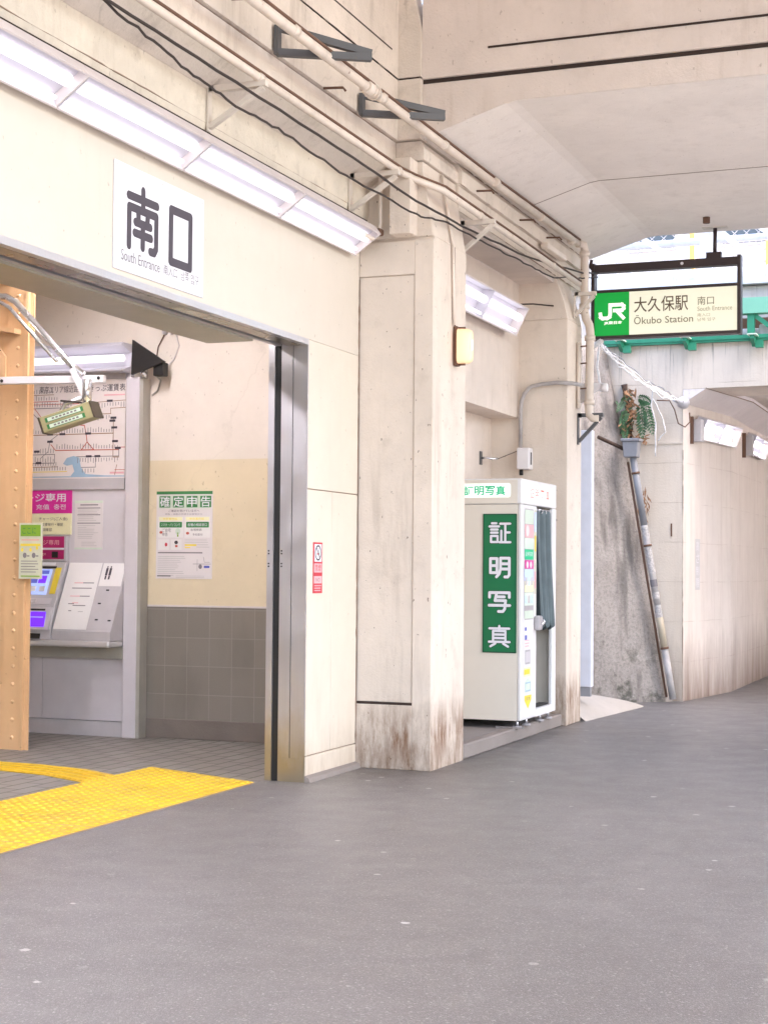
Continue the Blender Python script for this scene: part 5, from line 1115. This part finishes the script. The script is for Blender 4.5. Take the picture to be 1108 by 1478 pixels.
tw = thing('tunnel_wall', (1.3, 20, 0), 'long pale stained concrete tunnel wall receding to the right', 'wall')
def wallseg(p0, p1, p2, p3, z1, nm, mat='tunnel'):
    return MB().prism([p0, p1, p2, p3], 0.0, z1, 'z').build(nm, mat, tw)
wallseg((1.126, 18.402), (1.398, 20.145), (0.4, 20.145), (0.4, 19.61), 3.44, 'near_bay'); wallseg((1.40, 20.157), (1.40, 60), (0.4, 60), (0.4, 20.157), 3.44, 'far_bay')
wallseg((1.385, 20.1455), (1.388, 20.1565), (0.5, 20.1565), (0.5, 20.1455), 3.44, 'expansion_joint', 'gap')
def haunch(a_, b_, nm): 
    (x0, y0), (x1, y1) = a_, b_
    sec = lambda x, y: [(x-0.5, y, 3.441), (x, y, 3.441), (x+0.015, y, 3.452), (x+0.27, y, 3.605), (x+0.27, y, 3.80), (x-0.5, y, 3.80)]
    MB().loft(sec(x0, y0), sec(x1, y1)).build(nm, 'haunch', tw)
haunch((1.2895, 19.45), (1.398, 20.145), 'haunch')
MB().tube([(1.39, 18.40, 3.612), (1.565, 19.45, 3.612), (1.675, 20.15, 3.612), (1.675, 60, 3.612)], 0.006, 6).build('haunch_line', 'gapline', tw); haunch((1.40, 20.157), (1.40, 60), 'haunch')
MB().loft([(1.1265, 18.405, 3.442), (1.142, 18.405, 3.452), (1.385, 18.405, 3.604), (1.1265, 18.405, 3.604)], [(1.2895, 19.449, 3.442), (1.305, 19.449, 3.452), (1.56, 19.449, 3.604), (1.2895, 19.449, 3.604)]).build('haunch', 'haunch', tw)
tag(box((1.3, AY+1.005, 3.66), (8.2, 60, 4.1)).build('tunnel_ceiling', 'tunnel'), kind='structure')
tag(box((8.2, AY+1.2, 0.0), (8.6, 60, 4.1)).build('tunnel_far_wall', 'tunnel'), kind='structure')
# faint stencil on the tunnel wall
st = thing('wall_stencil', (1.2, 18.9, 1.5), 'faint grey vertical stencil on the tunnel wall near its corner', 'sign')
d_ = Vector((0.272, 1.743, 0)).normalized(); a = Art((1.126+d_.x*0.42, 18.402+d_.y*0.42, 1.28), (d_, Vector((0,0,1)), Vector((d_.y, -d_.x, 0))), 0.003)
a.rect(0, 0, 0.17, 0.60, 0, 'ink_faint')
for k, chh in enumerate('高さ制限'): a.text(chh, 0.03, 0.46-k*0.145, 0.11, 1, 'bay', 0.11)
a.build(st, {'ink_faint': 'field', 'bay': 'lettering'})

def tunnel_light(o, d, label, tube='tube_far', group='tunnel wall lights'):  # builds the fill lights added on the opposite wall
    d = Vector(d).normalized(); nrm = Vector((d.y, -d.x, 0)); o = Vector(o)
    t = thing('tunnel_light', o, label, 'light fixture', group)
    P_ = lambda s_, out, z: o + d*s_ + nrm*out + Vector((0, 0, z))
    def lf(pts, s0, s1, nm, mat): return MB().loft([P_(s0, *p) for p in pts], [P_(s1, *p) for p in pts]).build(nm, mat, t)
    L = 1.45
    lf([(0.0, 0.30), (0.08, 0.30), (0.12, 0.27), (0.20, 0.05), (0.17, 0.0), (0.0, 0.0)], 0.0, L, 'housing', 'reflector')
    lf([(-0.02, 0.30), (0.06, 0.32), (0.06, 0.02), (-0.02, 0.0)], -0.14, -0.001, 'end_box', 'bay_edge'); lf([(-0.01, 0.33), (0.03, 0.33), (0.03, -0.02), (-0.01, -0.02)], -0.18, -0.141, 'bracket', 'pipe_brown')
    for zz, oo in ((0.205, 0.175), (0.095, 0.215)):
        MB().tube([P_(0.03, oo, zz), P_(L/2-0.02, oo, zz)], 0.028, 10).build('tube', tube, t); MB().tube([P_(L/2+0.02, oo, zz), P_(L-0.03, oo, zz)], 0.028, 10).build('tube', tube, t)
    lf([(0.10, 0.30), (0.24, 0.03), (0.20, 0.01), (0.08, 0.29)], L/2-0.018, L/2+0.018, 'divider', 'housing'); lf([(0.10, 0.30), (0.24, 0.03), (0.20, 0.01), (0.08, 0.29)], L-0.02, L, 'end_cap', 'housing')
    return t
TL = 'tunnel wall lights'
tl = tilted_light('tunnel_light', (1.31, 3.30), (0.10, -0.215), 18.85, [0.72, 0.72], 'twin tube tunnel wall light nearest the abutment corner', TL, tube='tube_far', rad=0.022) if False else tilted_light('tunnel_light', (1.335, 3.285), (-0.085, -0.225), 18.80, [0.72, 0.72], 'twin tube tunnel wall light nearest the abutment corner', TL, tube='tube_far', rad=0.022)
MB().box((1.20, 18.66, 3.02), (1.30, 18.795, 3.28)).build('end_box', 'bay_edge', tl); MB().box((1.17, 18.62, 2.99), (1.22, 18.655, 3.31)).build('bracket', 'pipe_brown', tl)
for k, y in enumerate((21.25, 24.6, 28.0)):
    d = copy_tree(tl); d.location = (1.56, y, 3.285); d['label'] = ('twin tube tunnel wall light cut by the right picture edge', 'third tunnel wall light, deeper in the tunnel', 'fourth tunnel wall light, deepest in the tunnel')[k]
tl.rotation_euler.z = math.radians(-8.0)
for k, y in enumerate((21.5, 25.0, 28.5)): tunnel_light((8.19, y, 2.99), (0, -1, 0), 'added unseen fill light on the far tunnel wall, ' + ('nearest the portal', 'second from the portal', 'third from the portal')[k], 'tube_fill', 'added fill lights on the far tunnel wall')  # not in view, added to brighten the near tunnel wall
# battered stone wall
sw = thing('stone_wall', (0.3, 17.8, 0), 'dark mottled leaning stone wing wall between the column and abutment', 'wall')
nz, ny = 26, 12; vs = []; rr = random.Random(3)
for i in range(nz+1):
    f = i/nz; z = 4.2*f
    for j in range(ny+1):
        g = j/ny
        y = 17.45 + 0.90*g; xr = 1.03*(1-f) + 0.235*f + 0.03*math.sin(f*5)
        x0 = -0.75; x = x0 + (xr - x0)*(g**0.55)
        if 0 < j < ny: x += rr.uniform(-.02, .02); y += rr.uniform(-.02, .02)
        vs.append((x, y, z))
n1 = ny+1
b0 = len(vs)
for i in range(nz+1): vs.append((-0.75, 18.39, 4.2*i/nz))
fs = [(i*n1+j, i*n1+j+1, (i+1)*n1+j+1, (i+1)*n1+j) for i in range(nz) for j in range(ny)]
fs += [(i*n1+ny, b0+i, b0+i+1, (i+1)*n1+ny) for i in range(nz)]
fs += [tuple([nz*n1+j for j in range(ny+1)] + [b0+nz])]
MB().add(vs, fs, True).build('face', 'stone', sw)
MB().tube([(0.275, 17.78, 3.02), (0.45, 18.0, 2.93), (0.58, 18.15, 2.86)], 0.022, 6).build('root_stub', 'soil', sw)
mw = thing('mortar_ramp', (0.6, 16.9, 0), 'pale curved mortar fillet at the foot of the stone wall', 'kerb')
vs = []; nr, ncl = 7, 12
for i in range(nr+1):
    f = i/nr
    for j in range(ncl+1):
        g = j/ncl
        gx, gy = 0.695 + 0.175*g, 15.553 + 1.997*g
        tx, ty, tz = 0.10 + 0.77*g**1.2, 15.553 + 1.967*g**0.55, 0.27*(1-g)**0.75 + 0.0
        vs.append((gx + (tx-gx)*f, gy + (ty-gy)*f, tz*math.sin(f*math.pi/2)))
n1 = ncl+1; MB().add(vs, [(i*n1+j, i*n1+j+1, (i+1)*n1+j+1, (i+1)*n1+j) for i in range(nr) for j in range(ncl)], True).build('slope', 'wedge', mw)

# leaning downpipe with hopper
dn = thing('downpipe', (1.0, 18.2, 0), 'grey leaning downpipe with square hopper and stickers along the stone wall', 'drainpipe')
hx = MB().loft([(0.522, 17.99, 2.80), (0.675, 17.99, 2.80), (0.675, 18.15, 2.80), (0.522, 18.15, 2.80)], [(0.505, 17.98, 2.98), (0.69, 17.98, 2.98), (0.69, 18.16, 2.98), (0.505, 18.16, 2.98)]).build('hopper', 'drain_grey', dn, bevel=0.008)
box((0.49, 17.965, 2.981), (0.705, 18.175, 3.015)).build('hopper_rim', 'drain_grey', dn, bevel=0.006)
def dpt(z): f = (2.80 - z)/2.76; return Vector((0.615 + 0.44*f, 18.07 + 0.12*f, z))
for z0, z1, mt in ((2.80, 2.02, 'drain_grey'), (2.02, 1.05, 'drain_pale'), (1.05, 0.62, 'drain_tan'), (0.62, 0.04, 'drain_pale')): MB().tube([dpt(z0), dpt(z1)], 0.040, 12).build('pipe', mt, dn)
for z in (2.62, 1.79, 0.62): MB().tube([dpt(z+0.012), dpt(z-0.012)], 0.05, 12).build('strap', 'pipe_brown', dn)
for z, hh, mt in ((1.95, 0.10, 'sticker_grey'), (1.62, 0.30, 'sticker_grey'), (1.36, 0.08, 'ink_soft'), (1.22, 0.07, 'sticker_grey'), (1.04, 0.14, 'sticker_grey')): MB().tube([dpt(z+hh/2), dpt(z-hh/2)], 0.0412, 12, caps=False).build('sticker', mt, dn)
MB().tube([dpt(2.75)+Vector((-0.075, .03, 0)), dpt(0.06)+Vector((-0.075, .02, 0))], 0.014, 8).build('rust_edge', 'pipe_brown', dn)

# plants in the crack
def frond(base, d, L, droop, mat, parent, n_=13, wid=0.085):
    base = Vector(base); d = Vector(d).normalized(); side = d.cross(Vector((0, 1, 0))).normalized(); m = MB(); pts = []
    for k in range(n_+1):
        f = k/n_; pts.append(base + d*L*f + Vector((0, -0.05*f, -droop*f*f)))
    m.tube(pts, 0.004, 5, radii=[0.005*(1-0.7*k/n_) for k in range(n_+1)])
    for k in range(1, n_):
        f = k/n_; tdir = (pts[k+1]-pts[k-1]).normalized(); sd_ = tdir.cross(Vector((0, 1, 0))).normalized(); wl_ = wid*math.sin(math.pi*min(0.97, 0.18+0.82*f))
        for s_ in (-1, 1):
            tip = pts[k] + sd_*s_*wl_ + tdir*wl_*0.35 + Vector((0, -0.02, -wl_*0.35)); mid = pts[k].lerp(tip, 0.5)
            m.add([pts[k], mid + tdir*0.022 + Vector((0, -0.008, 0)), tip, mid - tdir*0.016], [(0,1,2,3)])
    return m.build('frond', mat, parent, fix=False)
fe = thing('fern', (0.62, 18.3, 3.1), 'green fern with hanging fronds and dead leaves growing above the hopper', 'plant')
for k, (bx0, bz, dx_, dz_, L, mt) in enumerate(((0.64,3.47,0.22,-1,0.36,'fern'),(0.68,3.50,0.35,-0.8,0.34,'fern'),(0.66,3.36,0.15,-1,0.30,'fern'),(0.72,3.38,0.4,-1,0.30,'fern_pale'),(0.62,3.52,0.8,-0.15,0.20,'fern'),(0.48,3.38,-0.2,-1,0.20,'fern'),(0.47,3.20,0.25,-1,0.18,'fern'),(0.50,3.50,-0.5,-0.6,0.16,'fern_pale'))):
    frond((bx0, 18.33 - 0.012*k, bz), (dx_, -0.25, dz_), L, 0.06, mt, fe, wid=0.075 if k < 5 else 0.045, n_=10)
rr = random.Random(11)
def leaf_mess(n_, cx, cz, sx, sz, l0, l1, w0, w1, nm, mat):
    m = MB()
    for k in range(n_):
        c_ = Vector((rr.gauss(cx, sx), 18.33 - abs(rr.gauss(0, 0.06)), cz + rr.uniform(-sz, sz))); e1 = Vector((rr.uniform(-1, 1), rr.uniform(-.6, .6), rr.uniform(-1, .4))).normalized()*rr.uniform(l0, l1)
        e2 = e1.cross(Vector((rr.uniform(-1, 1), 1, rr.uniform(-1, 1)))).normalized()*rr.uniform(w0, w1); bend = Vector((0, -0.3, -0.5))*e1.length*0.4
        m.add([c_-e1, c_-e1*0.2+e2, c_+e1*0.5+e2*0.8+bend*0.4, c_+e1+bend, c_+e1*0.5-e2*0.8+bend*0.4, c_-e1*0.2-e2], [(0,1,2,3,4,5)])
    return m.build(nm, mat, fe, fix=False)
leaf_mess(80, 0.53, 3.30, 0.055, 0.30, .03, .08, .006, .016, 'dead_leaves', 'dead_leaf')
leaf_mess(46, 0.50, 3.32, 0.05, 0.22, .03, .06, .010, .022, 'green_leaves', 'fern_pale')
leaf_mess(26, 0.66, 3.02, 0.08, 0.06, .02, .05, .006, .014, 'fallen_leaves', 'dead_leaf')
MB().tube(wobble([(0.52, 18.37, 3.05), (0.50, 18.38, 3.35), (0.44, 18.385, 3.68)], 6, 0.02, 77), 0.03, 7, radii=[rr.uniform(0.02, 0.045) for k in range(13)]).build('root_clump', 'soil', fe)
wd = thing('dry_weed', (0.70, 18.35, 2.3), 'small dry brown weed beside the downpipe below the fern', 'plant')
dl = MB()
for k in range(40):
    c_ = Vector((rr.gauss(0.70, 0.035), 18.34 - rr.random()*0.06, rr.uniform(2.05, 2.42))); e1 = Vector((rr.uniform(-.6,.6), 0, -1)).normalized()*rr.uniform(.03,.07); e2 = Vector((1,0,0.2))*rr.uniform(.004,.01)
    dl.add([c_-e1, c_+e2, c_+e1, c_-e2], [(0,1,2,3)])
dl.build('leaves', 'dead_leaf', wd, fix=False)

# white taped cables from the sign to the insulator
wc = thing('taped_cable_bundle', (0.95, 17.2, 3.7), 'bundle of white taped cables slung from the sign to a round insulator', 'cable')
for k in range(5):
    o_ = Vector((0, 0, 0.034*k - 0.06)); r_ = random.Random(20+k)
    pts = [(0.70, 16.05, 3.84), (0.80, 16.5, 3.72 - 0.01*k), (0.93, 17.1, 3.58 - 0.015*k), (1.03, 17.7, 3.50 - 0.01*k), (1.10, 18.22, 3.46)]
    MB().tube(wobble([Vector(p)+o_*(1 if 0 < i < 4 else 0.2) for i, p in enumerate(pts)], 6, 0.018, 30+k), 0.0075 if k < 3 else 0.005, 6).build('strand', 'cable_white' if k != 4 else 'drain_grey', wc)
MB().tube(wobble([(0.70, 16.05, 3.84), (0.67, 16.1, 3.60), (0.70, 16.15, 3.35)], 6, 0.01, 40), 0.010, 6).build('loose_end', 'cable_white', wc)
MB().tube(wobble([(0.96, 17.5, 3.50), (0.93, 17.55, 3.35), (0.97, 17.6, 3.15), (0.96, 17.65, 2.78)], 6, 0.014, 41), 0.007, 6).build('loose_end', 'cable_white', wc)
MB().tube(wobble([(0.96, 17.5, 3.42), (1.05, 17.6, 3.2), (1.08, 17.6, 3.05), (0.99, 17.65, 2.95)], 6, 0.012, 42), 0.006, 6).build('loose_end', 'cable_white', wc)
MB().tube([(0.62, 16.05, 3.80), (0.74, 16.0, 3.86)], 0.03, 8).build('tape_knot', 'cable_white', wc)
ins = thing('insulator', (1.135, 18.3, 3.42), 'round grey insulator with looped wire at the abutment corner', 'insulator')
MB().tube([(1.06, 18.20, 3.47), (1.10, 18.26, 3.455), (1.13, 18.30, 3.445), (1.15, 18.36, 3.44)], 0.03, 14, radii=[0.025, 0.03, 0.07, 0.07]).build('body', 'porcelain', ins); MB().tube([(1.13, 18.265, 3.445), (1.135, 18.275, 3.445)], 0.03, 12).build('cap', 'bracket_grey', ins)
MB().tube([(0.85, 18.25, 3.47), (1.0, 18.25, 3.46), (1.05, 18.28, 3.36), (1.09, 18.30, 3.20), (1.16, 18.34, 3.16), (1.21, 18.38, 3.22), (1.20, 18.40, 3.33)], 0.008, 6).build('loop_wire', 'pipe_brown', ins)

# green steel bridge above the portal
gr = thing('green_footbridge', (3, 18.6, 4.2), 'green painted steel girder bridge behind the station sign', 'bridge')
box((0.15, AY-0.05, 4.131), (8.5, AY+0.5, 4.155)).build('bearing_plate', 'bridge_green', gr)
box((0.15, AY-0.06, 4.156), (8.5, AY-0.03, 4.20)).build('lower_flange', 'bridge_green', gr)
MB().prism([(0.15, 4.445), (8.5, 4.445), (8.5, 4.625), (0.15, 4.625)], AY-0.05, AY+0.10).build('upper_beam', 'bridge_pale', gr)
for k in range(9):
    x = 0.40 + k*0.76
    br_ = MB().prism([(AY-0.24, 4.17), (AY-0.03, 4.17), (AY-0.03, 4.06), (AY-0.06, 4.06), (AY-0.24, 4.13)], x, x+0.045, 'x').build('side_bracket', 'bridge_green', gr)
    box((x-0.03, AY-0.26, 4.171), (x+0.075, AY-0.03, 4.185)).build('bracket_top', 'strip_white', br_)  # the bracket's lit top is put into a paler colour
    box((x+0.045, AY-0.13, 4.04), (x+0.13, AY-0.05, 4.12)).build('bracket_foot', 'bridge_green', br_)
    box((x+0.70, AY-0.02, 4.2), (x+0.78, AY+0.06, 4.444)).build('stanchion', 'bridge_green', gr)
    MB().bar((x+0.78, AY+0.02, 4.43), (x+1.0, AY+0.02, 4.25), 0.05).build('knee_brace', 'bridge_green', gr)
box((0.15, AY+0.30, 4.155), (8.5, AY+0.40, 4.444)).build('web', 'pipe_brown', gr)
pp = thing('bridge_pipe', (3, 18.5, 4.25), 'grey service pipe with square joint box along the green bridge', 'pipe')
MB().tube([(0.2, AY+0.13, 4.245), (8.5, AY+0.13, 4.25)], 0.05, 12).build('pipe', 'housing', pp); box((1.98, AY+0.07, 4.19), (2.6, AY+0.19, 4.33)).build('joint_box', 'housing', pp, bevel=0.01)
dirt_line((1.1265, AY+0.004, 3.604), (6.0, AY+0.004, 3.66), 60, 0.002, 0.008, 131, ab); dirt_line((1.1265, AY-0.002, 0.02), (1.1265, AY-0.002, 2.9), 60, 0.0008, 0.005, 132, ab)
pa = thing('parapet', (3, 19, 4.63), 'stained concrete parapet strip above the green girder', 'parapet')
box((-1.0, AY+0.55, 4.13), (8.5, AY+0.75, 4.86)).build('wall', 'parapet', pa)
tr = thing('white_truss', (3, 19.0, 4.9), 'pale steel truss with diagonals and round chord above the parapet', 'truss')
box((-1.0, AY+0.45, 4.875), (8.5, AY+0.75, 4.955)).build('lower_chord', 'truss', tr)
MB().tube([(-1.0, AY+0.95, 5.50), (8.5, AY+0.95, 5.56)], 0.045, 12).build('upper_chord', 'truss', tr)
for k in range(5):
    x = 0.55 + k*1.45
    box((x+0.66, AY+0.60, 4.9555), (x+0.80, AY+0.70, 5.7)).build('vertical_member', 'truss', tr)
    MB().bar((x+0.68, AY+0.62, 4.98), (x-0.10, AY+0.62, 5.58), 0.06).build('diagonal_member', 'truss', tr); MB().bar((x+0.82, AY+0.62, 5.62), (x+1.40, AY+0.62, 5.10), 0.07).build('diagonal_member', 'truss', tr)
dc = thing('cable_duct', (3, 19.2, 4.96), 'round pale segmented duct lying along the truss', 'duct')
MB().tube([(-1.0, AY+0.95, 5.06), (8.5, AY+0.95, 5.06)], 0.11, 14).build('duct', 'duct', dc)
for k in range(16): MB().tube([(-0.8+k*0.55, AY+0.95, 5.06), (-0.77+k*0.55, AY+0.95, 5.06)], 0.116, 14).build('joint_ring', 'duct', dc)
fc = thing('wire_fence', (3, 20.2, 5.0), 'wire mesh fence with yellow posts behind the pale truss', 'fence')
FYY = 20.2
for k in range(8): box((0.9+k*0.95-0.03, FYY, 4.6), (0.9+k*0.95+0.03, FYY+0.06, 6.3)).build('post', 'post_yellow', fc)
ms = MB()
for k in range(70):
    x = -2.0 + k*0.15
    ms.bar((x, FYY+0.07, 4.9), (x+1.3, FYY+0.07, 6.2), 0.009); ms.bar((x+1.3, FYY+0.08, 4.9), (x, FYY+0.08, 6.2), 0.009)
ms.build('wire_mesh', 'wire', fc)
bd = thing('far_building', (2, 34, 0), 'pale apartment building beyond the bridge, half hidden by the fence', 'building')
box((-8, 34, 0), (7, 44, 9.6)).build('wall', 'building', bd)
for k in range(7):
    for z in (6.0, 8.4): 
        w_ = box((-7+k*2.0, 33.97, z), (-5.9+k*2.0, 33.995, z+1.3)).build('window', 'housing', bd); box((-6.94+k*2.0, 33.955, z+0.06), (-5.96+k*2.0, 33.968, z+1.24)).build('pane', 'window', w_)

sd_b = thing('sun_blocker', (21, 23, 0), 'tall plain block added outside the view to keep the sun out of the gap', 'building')
box((15.5, 15.3, 0), (26, 19.3, 25)).build('wall', 'building', sd_b)  # unseen tower added to block sun from the gap between the bridges
for k in range(2):
    for z in (3, 6, 9, 12, 15, 18, 21):
        w_ = box((15.47, 15.7+k*1.8, z), (15.495, 17.0+k*1.8, z+1.5)).build('window', 'housing', sd_b); box((15.455, 15.76+k*1.8, z+0.06), (15.468, 16.94+k*1.8, z+1.44)).build('pane', 'window', w_)
